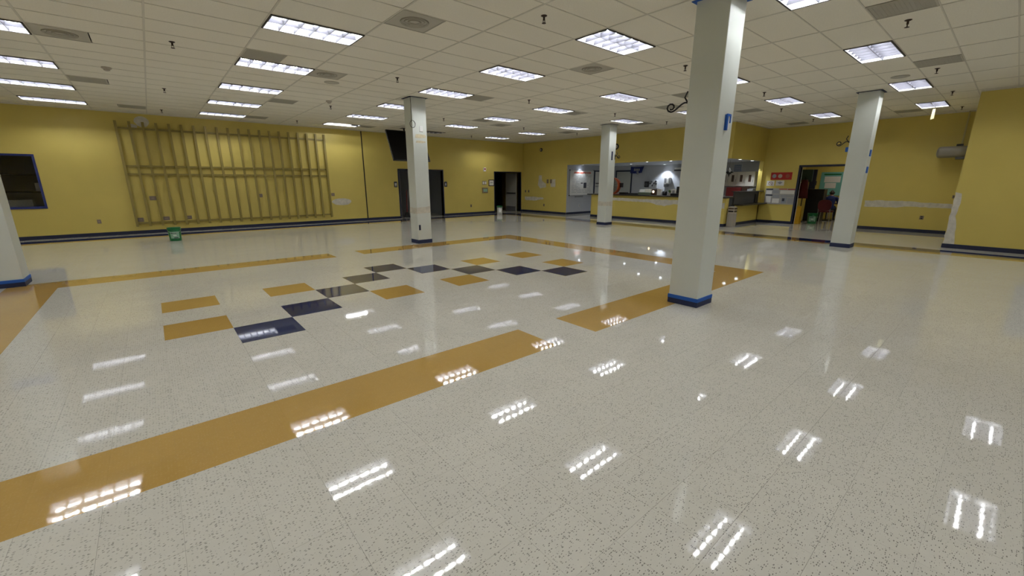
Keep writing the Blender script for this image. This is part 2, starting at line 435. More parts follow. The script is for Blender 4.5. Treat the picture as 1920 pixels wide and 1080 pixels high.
for k, (ar, r) in enumerate(ct):
    if k < 300:
        key = (round(r[1]-r[0], 3), round(r[3]-r[2], 3))
        if key not in cm:
            b = B(); b.box(G2, key[0]-G2, G2, key[1]-G2, 0, .016); me = bpy.data.meshes.new('ceiling_tile')
            bmesh.ops.recalc_face_normals(b.bm, faces=b.bm.faces); b.bm.to_mesh(me); b.bm.free(); me.materials.append(M_CTILE); cm[key] = me
        pick('ceiling_tile', cm[key], ceil, Vector((r[0], r[2], ZT))-Vector((0, 0, HC)))
    else: rest.box(r[0]+G2, r[1]-G2, r[2]+G2, r[3]-G2, ZT, ZT+.016)
o = rest.make('tile_field', M_CTILE, ceil); o['kind'] = 'stuff'
for i in range(-8, 16):                              # main runners, away from the camera
    x = GX0+i*CU
    if not XB < x < XA: continue
    y0, y1 = (YB, YL) if x < XP else ((YP, YL) if x < XC else (YP, YR))
    B().box(x-.012, x+.012, y0, y1, HC, HC+.03).make('grid_runner', M_CBAR, ceil)
for j in range(-15, 28):                             # rows of cross tees
    y = GY0+j*CV
    if not YB < y < YL: continue
    x1 = XP if y < YP else (XA if y < YR else XC)
    B().box(XB, x1, y-.008, y+.008, HC+.001, HC+.03).make('cross_tee', M_CBAR, ceil)

# ------------------------------------------------------------------ ceiling lights
def make_light(label, lit=True, louver=True):
    t = thing('ceiling_light', label, 'ceiling light', (0, 0, 0))
    a, b_ = CU/2-.006, CV/2-.006; w = .020; z0 = -.012
    f = B()
    for s in (-1, 1):
        f.box(-a, a, s*b_, s*(b_-w), z0, .03); f.box(s*a, s*(a-w), -b_+w, b_-w, z0, .03)
    f.make('frame', M_DARK, t)
    h = B(); a2, b2 = a-w, b_-w; H = .10
    h.loft([[(-a2, -b2, z0+.002), (a2, -b2, z0+.002), (a2, b2, z0+.002), (-a2, b2, z0+.002)], [(-a2+.02, -b2+.05, H), (a2-.02, -b2+.05, H), (a2-.02, b2-.05, H), (-a2+.02, b2-.05, H)]], cap=False)
    h.quad([(-a2+.02, -b2+.05, H), (a2-.02, -b2+.05, H), (a2-.02, b2-.05, H), (-a2+.02, b2-.05, H)])
    h.make('housing', M_HOUS, t)
    for s in (-1, 1):
        u = B(); u.lathe([(.0135, -a2+.05), (.0135, a2-.05)], (0, s*b2*.47, .070), 8, 'x'); u.make('tube', M_TUBE if lit else M_TUBEOFF, t)
    if louver:
        v = B(); zt = .046
        def blade(p0, p1, wb, wt):
            p0, p1 = Vector(p0), Vector(p1); d = (p1-p0).normalized(); n = Vector((-d.y, d.x, 0))
            v.loft([[p0+n*wb+Vector((0, 0, z0+.004)), p0-n*wb+Vector((0, 0, z0+.004)), p0-n*wt+Vector((0, 0, zt)), p0+n*wt+Vector((0, 0, zt))],
                    [p1+n*wb+Vector((0, 0, z0+.004)), p1-n*wb+Vector((0, 0, z0+.004)), p1-n*wt+Vector((0, 0, zt)), p1+n*wt+Vector((0, 0, zt))]])
        for k in range(1, 6): x = -a2+2*a2*k/6; blade((x, -b2, 0), (x, b2, 0), .004, .018)
        blade((-a2, 0, 0), (a2, 0, 0), .004, .022)
        v.make('louver', M_LOUV, t)
    return t
LBL = 'white recessed fluorescent troffer with a twelve cell louver in the tiled ceiling'
L0 = make_light(LBL); L0['group'] = 'recessed ceiling lights'; first = True
for i, j in lights:
    x, y = GX0+(3*i+.5)*CU, GY0+(4*j-.5)*CV
    if not in_room(x+.6, y): continue
    if not in_room(x, y+.2) or not in_room(x, y-.2): continue
    p = (x, y, HC)
    if (i, j) == (2, 6):
        o = make_light('unlit recessed troffer in the ceiling beside the hanging television', lit=False); o.location = p; continue
    if (i, j) == (1, 6):
        o = make_light('recessed troffer with bare tubes, its louver missing, above the strut rack end', louver=False); o.location = p
        B().box(.28, .52, -.24, -.10, -.03, .005).make('dangling_cover', M_DARK, o, local=True); continue
    lb = row_label('white louvered ceiling troffer', i, j)
    if first: lt = L0; L0.location = p; first = False; L0['label'] = lb
    else: lt = dup(L0, p, lb)
    q = [proj((x+a*CU/2, y+c*CV/2, HC)) for a in (-1, 1) for c in (-1, 1)]
    seen = any(k and 0 <= k[0] <= 1920 and 0 <= k[1] <= 1080 for k in q)
    lt.name = 'ceiling_light' if seen else 'ceiling_light_offscreen'
    for ch in lt.children:
        if ch.name.startswith('tube'): ch.name = 'tube' if seen else 'tube_offscreen'

# ------------------------------------------------------------------ ceiling vents
def make_vent(kind):
    if kind == 'r': t = thing('ceiling_vent', 'square grey ceiling vent with a round central diffuser', 'vent', group='round diffuser vents')
    else: t = thing('ceiling_vent', 'plain grey perforated return vent panel in the ceiling', 'vent', group='plain return vents')
    s = CV
    B().box(.008, s-.008, .008, s-.008, .001, .012).make('face_plate', M_VENT, t)
    f = B()
    for q in (.006, s-.022): f.box(q, q+.016, .006, s-.006, -.004, .004); f.box(.006, s-.006, q, q+.016, -.004, .004)
    f.make('rim', M_VENT, t)
    if kind == 'r':
        for r in (.19, .14, .09):
            B().lathe([(r, .002), (r-.004, -.012), (r-.03, -.004), (r-.03, .002)], (s/2, s/2, 0), 24).make('diffuser_ring', M_VENTD, t, smooth=False)
    else:
        g = B()
        for k in range(14): g.box(.03, s-.03, .030+k*.040, .066+k*.040, -.001, .002)
        g.make('perforated_grille', M_VENTD, t)
    return t
vr, vp = make_vent('r'), make_vent('p'); used = {'r': False, 'p': False}
for (i, j, h), k in vents.items():
    x, y = GX0+i*CU+(CU/2 if h else 0), GY0+j*CV
    if not in_room(x+.3, y+.3): continue
    src = vr if k == 'r' else vp
    lb = row_label('round diffuser vent' if k == 'r' else 'plain vent', min(4 if j < 3 else 3, max(-2, round((i+.25-.5)/3))), max(-2, min(6, round((j+1)/4)))).replace(', ', ' by troffer, ', 1)
    lb = {(8, 7): 'plain vent midway between the fourth and fifth troffer rows, before the servery', (13, 5): 'plain vent beside the soffit corner, nearest the office wall', (13, 0): 'plain vent over the alcove mouth, nearest the office wall'}.get((i, j), lb)
    if not used[k]: src.location = (x, y, HC); used[k] = True; src['label'] = lb
    else: dup(src, (x, y, HC), lb)

# ------------------------------------------------------------------ sprinklers and small ceiling fittings
sp0 = thing('sprinkler_head', 'small bronze pendant sprinkler head under a ceiling tile', 'sprinkler', group='ceiling sprinkler heads')
B().lathe([(.040, 0), (.040, -.004), (.020, -.014)], n=16).make('escutcheon', M_BRONZE, sp0)
b = B(); b.lathe([(.013, -.010), (.013, -.05), (.008, -.055)], n=10); b.box(-.016, -.011, -.004, .004, -.085, -.045); b.box(.011, .016, -.004, .004, -.085, -.045); b.make('body', M_BRONZE, sp0)
B().lathe([(.026, -.084), (.028, -.088), (.010, -.092)], n=14).make('deflector', M_BRONZE, sp0)
spr = [(323, 83), (745, 149), (1020, 35), (992, 190), (1285, 127), (1433, 176), (1702, 43), (1757, 132), (1786, 174), (1804, 202), (1465, 206), (1525, 225), (1153, 215), (982, 241), (1250, 230), (308, 169), (303, 208), (620, 201), (832, 224), (557, 228), (1082, 251), (884, 256)]
first = True
for x, y in spr:
    p = PZ(x, y, HC-.03); p.z = HC+.004
    if not in_room(p.x, p.y): continue
    sj = min(range(5), key=lambda k: abs([16.7, 12.9, 8.6, 4.5, 1.35][k]-p.y)); si = min(range(6), key=lambda k: abs([17.8, 14.5, 11.5, 7.87, 4.21, .61][k]-p.x))
    lb = 'bronze sprinkler head, '+ORD[sj]+' row from the rack wall, '+(ORD[si-1]+' from the servery' if sj < 3 else ORD[si]+' from the office wall')
    if first: sp0.location = p; first = False; sp0['label'] = lb
    else: dup(sp0, p, lb)
def disc(x, y, r, label):
    p = PZ(x, y, HC); p.z = HC+.004
    t = thing('ceiling_speaker', label, 'speaker', p)
    B().lathe([(r, 0), (r, -.008), (r-.02, -.014)], n=28).make('rim', M_VENT, t, local=True)
    B().lathe([(r-.02, -.004), (r-.02, -.011)], n=28).make('grille', M_STAIN, t, local=True)
disc(622, 155, .15, 'round tan ceiling speaker beside a round diffuser vent'); disc(1688, 144, .15, 'round tan ceiling speaker above the alcove column')
def detector(x, y, label):
    p = PZ(x, y, HC-.03); p.z = HC+.004
    t = thing('smoke_detector', label, 'detector', p)
    B().lathe([(.075, 0), (.075, -.02), (.06, -.03)], n=18).make('base_plate', M_BEIGE, t, local=True)
    B().lathe([(.05, -.028), (.045, -.055), (.02, -.065)], n=18).make('sensor_cap', M_BEIGE, t, local=True)
detector(200, 130, 'beige smoke detector on the ceiling above the strut rack'); detector(617, 192, 'beige smoke detector on the ceiling beside a sprinkler head')

# ------------------------------------------------------------------ columns
def column(cx, cy, label, w=.40, tape=True, tapeup=0.0):
    t = thing('column', label, 'column', (cx, cy, 0)); h = w/2
    B().box(cx-h, cx+h, cy-h, cy+h, 0, HC+.006).make('shaft', M_WHITE, t, bevel=.006)
    k = h+.008
    B().box(cx-k, cx+k, cy-k, cy+k, 0, .10).make('base_strip', M_TAPED, t)
    if tape: B().box(cx-k-.002, cx+k+.002, cy-k-.002, cy+k+.002, .070, .118).make('base_tape', M_TAPE, t)
    k2 = h+.045
    f = B(); 
    for s in (-1, 1): f.box(cx-k2, cx+k2, cy+s*h, cy+s*k2, HC-.008, HC-.002); f.box(cx+s*h, cx+s*k2, cy-h, cy+h, HC-.008, HC-.002)
    f.make('ceiling_tape', M_TAPE if tape else M_TAPED, t)
    return t
c1 = column(5.445, 2.635, 'white square column with blue tape standing on the gold floor strip')
c2 = column(5.475, 10.31, 'white square column with a hanging cable loop and glue stains', tape=False)
c3 = column(13.34, 10.18, 'white square column in front of the servery counter', tape=False)
c4 = column(13.36, 2.64, 'white square column between the office doorway and the alcove', tape=False)
c5 = column(-2.00, 10.15, 'white square column with blue base tape beside the dark window', w=.46)
# column fittings
def tape_bit(x0, x1, y0, y1, z0, z1, label, m=M_TAPE):
    b = B(); b.box(x0, x1, y0, y1, z0, z1)
    tag(b.make('tape_piece', m, loc=((x0+x1)/2, (y0+y1)/2, z0)), label, 'tape')
def scroll(root, p, d, L=.34):
    """wrought scroll bracket leaving a column at p towards d"""
    d = Vector(d); p = Vector(p); up = Vector((0, 0, 1)); b = B()
    pts = []
    for k in range(26):
        f = k/25
        if f < .6:
            g = f/.6; pts.append(p+d*(L*.75*g)+up*(.05*math.sin(g*math.pi*1.5)))
        else:
            g = (f-.6)/.4; a = -math.pi/2+g*math.pi*2.2; r = .055*(1-.55*g)
            pts.append(p+d*(L*.75+r*math.cos(a))+up*(.005+r*math.sin(a)))
    b.tube(pts, .011, 6); b.make('scroll_arm', M_IRON, root, smooth=True)
    b = B(); b.tube([p+up*.02, p+d*.05+up*.03, p+d*.10+up*.11, p+d*.07+up*.18], .010, 6); b.make('leaf_curl', M_IRON, root, smooth=True)
    n = d.cross(up); b = B(); q = p-d*.0
    b.prism([q+n*.03-up*.09, q-n*.03-up*.09, q-n*.03+up*.09, q+n*.03+up*.09], d*.012); b.make('wall_plate', M_IRON, root)
def bracket(label, p, d, L=.34):
    t = thing('scroll_bracket', label, 'bracket', p); scroll(t, p, d, L); return t
bracket('black scroll iron bracket on the column over the gold floor strip', (5.38, 2.835, 2.535), (-.35, .937, 0))
bracket('black scroll iron bracket on the column by the office doorway', (13.3, 2.84, 2.53), (-.2, .98, 0), .3)
bracket('small black iron bracket on the column before the servery', (13.50, 9.98, 2.52), (.8, -.6, 0), .2)
t = thing('taped_bracket_plate', 'white plate edged with blue tape on the column over the gold strip', 'plate', (5.645, 2.50, 2.25))
x = 5.40; b = B(); b.box(5.455, 5.535, 2.425, 2.436, 2.24, 2.39); b.make('plate', M_WPL, t)
b = B(); b.box(5.43, 5.462, 2.405, 2.436, 2.22, 2.40); b.box(5.462, 5.56, 2.418, 2.436, 2.385, 2.41); b.box(5.538, 5.56, 2.418, 2.436, 2.31, 2.39); b.make('blue_tape', M_TAPE, t)
tape_bit(13.30, 13.42, 2.425, 2.441, 2.21, 2.36, 'upper blue tape piece on the column before the alcove')
tape_bit(13.29, 13.43, 2.425, 2.441, 1.82, 1.97, 'lower blue tape piece on the column before the alcove')
tape_bit(13.18, 13.32, 2.838, 2.90, 2.33, 2.435, 'blue tape piece under the scroll bracket on the column')
tape_bit(13.30, 13.36, 9.965, 9.981, 2.40, 2.71, 'blue tape strip on the column before the servery', M_TAPED)
tape_bit(-2.23, -1.755, 9.905, 9.921, 1.53, 1.65, 'blue tape strip around the column beside the dark window')
# column 2 dressings
t = thing('cable_loop', 'dark cable running down a white column with a round coil', 'cable', (5.28, 10.10, 3.0))
b = B(); b.tube([(5.272, 10.13+.006*math.sin(k*1.3), HC-k*.05) for k in range(13)], .006, 6); b.make('cable', M_BLACK, t, smooth=True)
b = B(); b.tube([(5.28+.075*math.cos(a), 10.098, 3.02+.085*math.sin(a)) for a in [2*math.pi*k/24 for k in range(25)]], .006, 6); b.make('coil', M_BLACK, t, smooth=True)
t = thing('blank_plate', 'white blank plate on the column with the cable loop', 'plate', (5.50, 10.1, 2.86))
B().box(5.47, 5.56, 10.1, 10.113, 2.86, 2.99).make('cover', M_WPL, t, bevel=.004)
B().box(5.47, 5.56, 10.1, 10.112, 2.85, 2.858).make('lower_edge', M_PLATE, t)
for (z0, z1) in ((2.70, 2.78), (2.58, 2.63)): blob(c2, 'y', 10.11, [(5.34, z0), (5.64, z0+.01), (5.63, z1), (5.36, z1)], 'glue_stain', M_STAIN)
blob(c2, 'y', 10.11, [(5.285, .80), (5.665, .80), (5.665, .98), (5.285, .95)], 'primer_patch')
blob(c2, 'x', 5.275, [(10.12, .80), (10.50, .80), (10.50, .95), (10.12, .95)], 'primer_patch')
blob(c3, 'x', 13.14, [(9.99, .72), (10.37, .72), (10.37, .88), (9.99, .88)], 'primer_patch')
blob(c3, 'y', 9.98, [(13.15, .72), (13.53, .72), (13.53, .9), (13.15, .88)], 'primer_patch')
t = thing('outlet', 'dark blue outlet low on the column with the cable loop', 'outlet', (5.33, 10.11, .4)); B().box(5.305, 5.355, 10.1, 10.112, .36, .50).make('cover', M_TAPED, t); B().box(5.318, 5.342, 10.096, 10.101, .39, .47).make('socket', M_BLACK, t)

# ------------------------------------------------------------------ strut rack on the left wall
rk = thing('wall_strut_rack', 'tall olive lattice rack of vertical struts and rails on the yellow wall', 'rack', (2.5, YL, .23))
for z in (3.20, 2.09, 1.845, .335):
    b = B(); b.box(-.52, 5.50, YL-.055, YL, z-.026, z+.026); o = b.make('rail', M_YEL2, rk)
for k in range(20):
    x = -.50+k*.3145
    b = B(); w = .033
    # C-section strut: back and two lips
    b.box(x-w, x+w, YL-.100, YL-.094, .23, 3.40); b.box(x-w, x-w+.006, YL-.094, YL-.055, .23, 3.40); b.box(x+w-.006, x+w, YL-.094, YL-.055, .23, 3.40)
    b.make('strut', M_YEL2, rk)

# ------------------------------------------------------------------ plates, outlets, signs on the left wall
def plate(label, p, w, h, axis, m=M_PLATE, name='outlet_plate', cat='outlet', holes=2, group=None, m2=M_BLACK):
    t = thing(name, label, cat, p, group); x, y, z = p
    b = B(); q = B()
    if axis == 'y':
        b.box(x-w/2, x+w/2, y-.010, y, z-h/2, z+h/2)
        for k in range(holes): zz = z+(k-(holes-1)/2)*h*.45; q.box(x-w*.22, x+w*.22, y-.013, y-.009, zz-h*.13, zz+h*.13)
    else:
        b.box(x-.010, x, y-w/2, y+w/2, z-h/2, z+h/2)
        for k in range(holes): zz = z+(k-(holes-1)/2)*h*.45; q.box(x-.013, x-.009, y-w*.22, y+w*.22, zz-h*.13, zz+h*.13)
    b.make('cover', m, t, bevel=.003); q.make('socket', m2, t); return t
for (x, z, w, h, l) in ((-1.355, .44, .09, .12, 'low outlet plate between the dark window and the strut rack'), (.01, 1.106, .17, .13, 'taupe wall box behind the rack above the green bucket'),
                        (-.40, .44, .16, .13, 'low taupe wall box at the window end of the rack'), (.24, .45, .18, .12, 'low taupe wall box behind the rack beside the green bucket'), (.83, .452, .18, .12, 'low taupe wall box behind the rack, farther from the dark window than the bucket'),
                        (3.03, 1.128, .16, .12, 'taupe wall box behind the middle of the rack'), (5.62, 1.117, .13, .12, 'taupe wall box just past the end of the rack')):
    plate(l, (x, YL, z), w, h, 'y', holes=1, m2=mat('plate_inner', (.30, .24, .18), .6))
plate('small outlet low between the restroom and corner doorways', (12.40, YL, .43), .09, .13, 'y')
# alarm strobe, switches, panel and frame by the corner door
t = thing('fire_alarm_strobe', 'small white and red alarm strobe high by the corner doorway', 'alarm', (13.28, YL, 2.23)); B().box(13.21, 13.36, YL-.05, YL, 2.14, 2.33).make('body', M_WPL, t, bevel=.01); B().box(13.25, 13.32, YL-.07, YL-.05, 2.22, 2.29).make('lens', M_REDP, t)
t = thing('light_switches', 'double light switch plate beside the corner doorway', 'switch', (13.27, YL, 1.565)); B().box(13.14, 13.40, YL-.012, YL, 1.47, 1.66).make('cover', M_PLATE, t, bevel=.004)
for x in (13.20, 13.34): B().box(x-.05, x+.05, YL-.02, YL-.011, 1.50, 1.63).make('rocker', M_PAPER, t)
t = thing('thermostat', 'grey thermostat box below the light switches', 'thermostat', (13.30, YL, 1.19)); B().box(13.13, 13.47, YL-.04, YL, 1.06, 1.32).make('case', M_PLATE, t, bevel=.006); B().box(13.18, 13.42, YL-.046, YL-.039, 1.12, 1.26).make('display', M_GREENL, t)
t = thing('framed_notice', 'dark framed white notice beside the corner doorway', 'frame', (13.72, YL, 1.565)); B().box(13.54, 13.90, YL-.02, YL, 1.40, 1.73).make('frame', M_WOOD, t); B().box(13.58, 13.86, YL-.024, YL-.019, 1.44, 1.69).make('paper', M_PAPER, t); B().box(13.64, 13.80, YL-.026, YL-.023, 1.56, 1.60).make('print', M_PRINT, t)
def restroom_sign(x, label, fem):
    t = thing('restroom_sign', label, 'sign', (x, YL, 1.5)); B().box(x-.075, x+.075, YL-.012, YL, 1.385, 1.625).make('plaque', M_NAVY, t, bevel=.004)
    b = B(); y = YL-.014
    for s in ((-.022, .03) if not fem else (0,)):
        b.lathe([(.012, -.002), (.012, .003)], (x+s, y, 1.565), 10, 'y')
        b.prism([(x+s-.018, y-.001, 1.55), (x+s+.018, y-.001, 1.55), (x+s+(.028 if fem else .014), y-.001, 1.47), (x+s-(.028 if fem else .014), y-.001, 1.47)], (0, .003, 0))
        b.box(x+s-.010, x+s-.002, y-.001, y+.002, 1.42, 1.47); b.box(x+s+.002, x+s+.010, y-.001, y+.002, 1.42, 1.47)
    b.make('pictogram', M_WPL, t)
restroom_sign(8.36, 'navy restroom sign beside the lit restroom doorway', False); restroom_sign(10.94, 'navy restroom sign beside the dark restroom doorway', True)

# ------------------------------------------------------------------ doors and dark rooms behind the left wall
def frame(name, x0, x1, zt, y, m=M_NAVY, w=.05, label=None, axis='y'):
    b = B(); d = .02
    if axis == 'y':
        b.box(x0-w, x0, y-d, y+.17, 0, zt+w); b.box(x1, x1+w, y-d, y+.17, 0, zt+w); b.box(x0, x1, y-d, y+.17, zt, zt+w); loc = (x0, y, 0)
    else:
        b.box(y-d, y+.17, x0-w, x0, 0, zt+w); b.box(y-d, y+.17, x1, x1+w, 0, zt+w); b.box(y-d, y+.17, x0, x1, zt, zt+w); loc = (y, x0, 0)
    return struct(b.make(name, m, loc=loc, bevel=.004), label)
f1 = frame('door_1', D1[0], D1[1], D1[3], YL, label='navy framed restroom doorway, white inside'); f2 = frame('door_2', D2[0], D2[1], D2[3], YL, label='navy framed dark restroom doorway'); f3 = frame('door_3', D3[0], D3[1], D3[3], YL, label='navy framed corner doorway to a dark room')
def shell(name, x0, x1, y0, y1, z1, m, open_side, fm=None):
    """room shell behind an opening; open_side names the missing wall"""
    b = B(); t = .08
    if open_side != 'y0': b.box(x0-t, x1+t, y0-t, y0, 0, z1)
    b.box(x0-t, x1+t, y1, y1+t, 0, z1)
    if open_side != 'x0': b.box(x0-t, x0, y0, y1, 0, z1)
    b.box(x1, x1+t, y0, y1, 0, z1); b.box(x0-t, x1+t, y0, y1+t, z1, z1+t)
    o = struct(b.make(name, m, loc=(x0, y0, 0)))
    f = B(); f.box(x0, x1, y0, y1, -.004, -.0005); f.make('floor_sheet', fm or M_TILE, o)
    return o
M_RWHITE = mat('restroom_white', (.58, .59, .61), .6)
shell('wall_restroom', 8.0, 9.55, YL+.152, YL+2.0, 2.6, M_RWHITE, 'y0')
shell('wall_dark_restroom', 9.75, 11.2, YL+.152, YL+5.6, 2.6, M_RWHITE, 'y0')
shell('wall_dark_room', 12.6, 17.2, YL+.152, YL+5.6, 2.8, M_YEL, 'y0')
# broom in the restroom doorway
t = thing('broom', 'red handled broom leaning in the lit restroom doorway', 'broom', (9.2, YL+.55, 0))
b = B(); b.tube([(9.08, YL+.5, .20), (9.24, YL+.75, 1.25)], .014, 8); b.make('handle', M_REDP, t)
b = B(); b.loft([[(8.93, YL+.44, 0), (9.20, YL+.44, 0), (9.20, YL+.54, 0), (8.93, YL+.54, 0)], [(9.03, YL+.47, .24), (9.13, YL+.47, .24), (9.13, YL+.52, .24), (9.03, YL+.52, .24)]]); b.make('bristles', M_BLACK, t)
b = B(); b.box(9.24, 9.44, YL+.3, YL+.5, 0, .05); b.box(9.24, 9.44, YL+.44, YL+.46, .05, .22); tag(b.make('dustpan', M_BLACK, loc=(9.34, YL+.4, 0)), 'black dustpan standing beside the broom', 'dustpan')
# open leaf of the dark restroom door
t = thing('restroom_door_leaf', 'grey door leaf standing open in the dark restroom doorway', 'door', (9.9, YL+.2, 0)); B().box(9.90, 9.945, YL+.17, YL+1.05, .01, 2.1).make('panel', M_DOOR, t); B().box(9.945, 9.97, YL+.9, YL+1.0, .98, 1.02).make('handle', M_STEEL, t)
# corner doorway: open leaf, bucket, dark furniture
t = thing('corner_door_leaf', 'grey door leaf with push bar standing open in the corner doorway', 'door', (15.6, YL+.2, 0))
B().box(15.60, 15.645, YL+.18, YL+1.1, .01, 2.08).make('panel', M_DOOR, t); B().box(15.595, 15.60, YL+.18, YL+.20, .01, 2.08).make('edge_strip', M_STEEL, t)
B().box(15.55, 15.60, YL+.22, YL+.95, .98, 1.03).make('push_bar', M_BLACK, t); B().box(15.592, 15.60, YL+.22, YL+1.05, .02, .28).make('kick_plate', M_STEEL, t)
def bucket(name, label, p, r, h, m, mlid=None, labelm=None, ang=0):
    t = thing(name, label, 'bucket', p)
    B().lathe([(r*.86, 0), (r*.88, .01), (r, h), (r-.008, h), (r*.86, .02)], (0, 0, 0), 28, cap=False).make('pail', m, t, local=True, smooth=True)
    B().lathe([(.001, .004), (r*.855, .004), (r*.86, .014)], n=28).make('bottom', m, t, local=True)
    b = B()
    for z in (h*.97, h*.86): b.lathe([(r*.99, z-.012), (r+.008, z-.012), (r+.008, z+.012), (r*.99, z+.012)], n=28, cap=False)
    b.make('rim', mlid or m, t, local=True)
    if mlid: B().lathe([(r+.006, h), (r+.006, h+.02), (r-.01, h+.028)], n=28).make('lid', mlid, t, local=True)
    else:
        b = B(); b.tube([(r*1.0*math.cos(a), -r*.15-.12*math.sin(a), h*.9-.16*math.sin(a)) if False else (r*1.02*math.cos(a), -(r*1.02)*math.sin(a), h*.88-.10*math.sin(a)) for a in [math.pi*k/14 for k in range(15)]], .004, 6); b.make('wire_handle', M_STEEL, t, local=True)
    if labelm:
        b = B(); n = 12; z0, z1 = h*.20, h*.70
        for k in range(n):
            a0 = ang-.75+1.5*k/n; a1 = ang-.75+1.5*(k+1)/n; ro = lambda z: r*(.88+.12*z/h)+.003
            b.quad([(ro(z0)*math.cos(a0), ro(z0)*math.sin(a0), z0), (ro(z0)*math.cos(a1), ro(z0)*math.sin(a1), z0), (ro(z1)*math.cos(a1), ro(z1)*math.sin(a1), z1), (ro(z1)*math.cos(a0), ro(z1)*math.sin(a0), z1)])
        lb = b.make('label_sheet', labelm, t, local=True)
        for (z, hw, m_, sh) in ((h*.60, .40, M_INK, -.2), (h*.43, .25, M_PAPER, 0), (h*.25, .35, M_INK, .15)):
            b = B(); r2 = r*(.88+.12*z/h)+.006
            for k in range(6):
                a0 = ang+sh-hw+2*hw*k/6; a1 = ang+sh-hw+2*hw*(k+1)/6
                b.quad([(r2*math.cos(a0), r2*math.sin(a0), z-.012), (r2*math.cos(a1), r2*math.sin(a1), z-.012), (r2*math.cos(a1), r2*math.sin(a1), z+.012), (r2*math.cos(a0), r2*math.sin(a0), z+.012)])
            o = b.make('label_band', m_, lb, local=True)
    return t
bucket('bucket', 'green plastic bucket with a printed label on the open floor by the rack', (.32, 15.15, 0), .152, .37, M_GREEN, None, M_GREENL, math.radians(-92))
bucket('bucket', 'white bucket with a green lid in the corner doorway', (14.0, 17.55, 0), .15, .36, M_WPL, M_GREEN)
t = thing('bench', 'dark bench seat inside the corner doorway room', 'bench', (14.3, 20.4, 0)); B().box(13.6, 14.9, 20.0, 20.5, .40, .46).make('seat', M_BEIGE, t); B().box(13.6, 14.9, 20.45, 20.5, .46, .95).make('backrest', M_WOOD, t)
for x in (13.7, 14.8):
    B().box(x-.03, x+.03, 20.05, 20.45, 0, .40).make('leg', M_WOOD, t)
t = thing('cupboard', 'tall dark cupboard inside the corner doorway room', 'cupboard', (15.5, 20.8, 0)); B().box(15.0, 16.6, 20.6, 21.2, 0, 2.2).make('body', M_BLACK, t)
for x in (15.02, 15.82): B().box(x, x+.76, 20.57, 20.6, .05, 2.15).make('door', M_BLACK, t)

# window in the left wall with a dark room behind
b = B(); x0, x1, z0, z1 = WIN
w = .05
b.box(x0-w, x1+.02, YL-.02, YL+.16, z1-.02, z1+w-.02); b.box(x0-w, x1+.02, YL-.02, YL+.16, z0-.03, z0+.03); b.box(x1-.03, x1+.02, YL-.02, YL+.16, z0+.03, z1-.02); b.box(x0-w, x0, YL-.02, YL+.16, z0+.03, z1-.02)
wn = struct(b.make('window_1', mat('navy_window_frame', (.015, .025, .16), .5), loc=(x0, YL, z0)), 'dark interior window with a navy frame')
B().box(x0, x1-.03, YL+.06, YL+.066, z0+.03, z1-.02).make('pane', M_GLASS, wn)
shell('wall_window_room', -5.5, -1.6, YL+.152, YL+5.6, 2.8, M_GREY, 'y0')
t = thing('storage_shelf', 'dark shelving behind the interior window', 'shelf', (-2.9, YL+1.2, 0))
for z in (.85, 1.30, 1.80): B().box(-4.0, -2.0, YL+1.0, YL+1.5, z, z+.04).make('shelf_board', M_TAPED, t)
for x in (-4.0, -2.04): B().box(x, x+.04, YL+1.0, YL+1.5, 0, 2.3).make('upright', M_BLACK, t)
tag(B().box(-3.25, -2.75, YL+1.05, YL+1.4, .89, 1.10).make('storage_box', M_PAPER, loc=(-3, YL+1.2, .89), bevel=.004), 'white box on the dark shelving behind the window', 'box')
tag(B().box(-2.62, -2.40, YL+1.05, YL+1.3, 1.34, 1.58).make('storage_box', M_PAPER, loc=(-2.5, YL+1.2, 1.34), bevel=.004), 'small pale carton on the upper shelf behind the window', 'box')

# ------------------------------------------------------------------ hanging television
t = thing('hanging_television', 'large black flat television hung tilted from the ceiling', 'television', (8.02, 15.8, 2.42))
A0, A1 = Vector((7.23, 15.5, 2.42)), Vector((8.81, 15.5, 2.42)); T0, T1 = Vector((7.23, 16.06, 3.57)), Vector((8.81, 16.06, 3.57))
nrm = (A1-A0).cross(T0-A0).normalized()
b = B(); b.prism([A0, A1, T1, T0], -nrm*.07); b.make('case', M_BLACK, t, bevel=.01)
up = (T0-A0).normalized(); ex = Vector((1, 0, 0))
b = B(); q = A0+ex*.03+up*.03; b.prism([q, q+ex*1.52, q+ex*1.52+up*1.21, q+up*1.21], nrm*.003); b.make('panel', mat('tv_back', (.004, .0035, .003), .7, spec=.15), t)
b = B(); b.tube([(8.02, 15.95, 3.1), (8.02, 16.1, HC)], .03, 10); b.make('ceiling_pole', M_BLACK, t)
b = B(); b.box(7.9, 8.14, 15.98, 16.22, HC-.01, HC); b.make('ceiling_plate', M_BLACK, t)

# ------------------------------------------------------------------ counter wall fittings
def round_fit(y, z, label, r=.09):
    t = thing('wall_speaker', label, 'speaker', (XC, y, z)); B().lathe([(r, 0), (r, -.03), (r*.8, -.04)], (XC, y, z), 18, 'x').make('rim', M_BLACK, t); B().lathe([(r*.62, -.038), (r*.5, -.05)], (XC, y, z), 18, 'x').make('cone', M_BEIGE, t)
p = PX(1015, 281, XC); round_fit(p.y, p.z, 'small round wall speaker high beside the corner'); p = PX(1156, 275, XC); round_fit(p.y, p.z, 'small round wall speaker on the servery header', .13)
for x, y, w, h, l in ((985.5, 358.5, .10, .13, 'dark outlet plate next to the corner doorway'), (991.5, 358.5, .10, .13, 'dark outlet plate second from the corner doorway'), (1020, 384.5, .09, .13, 'low outlet plate on the yellow wall beside the servery')):
    p = PX(x, y, XC); plate(l, (XC, p.y, p.z), w, h, 'x')
p = PX(1030, 340, XC)
t = thing('wall_box_pair', 'pair of open wall boxes between white primer patches', 'wall box', (XC, p.y, p.z))
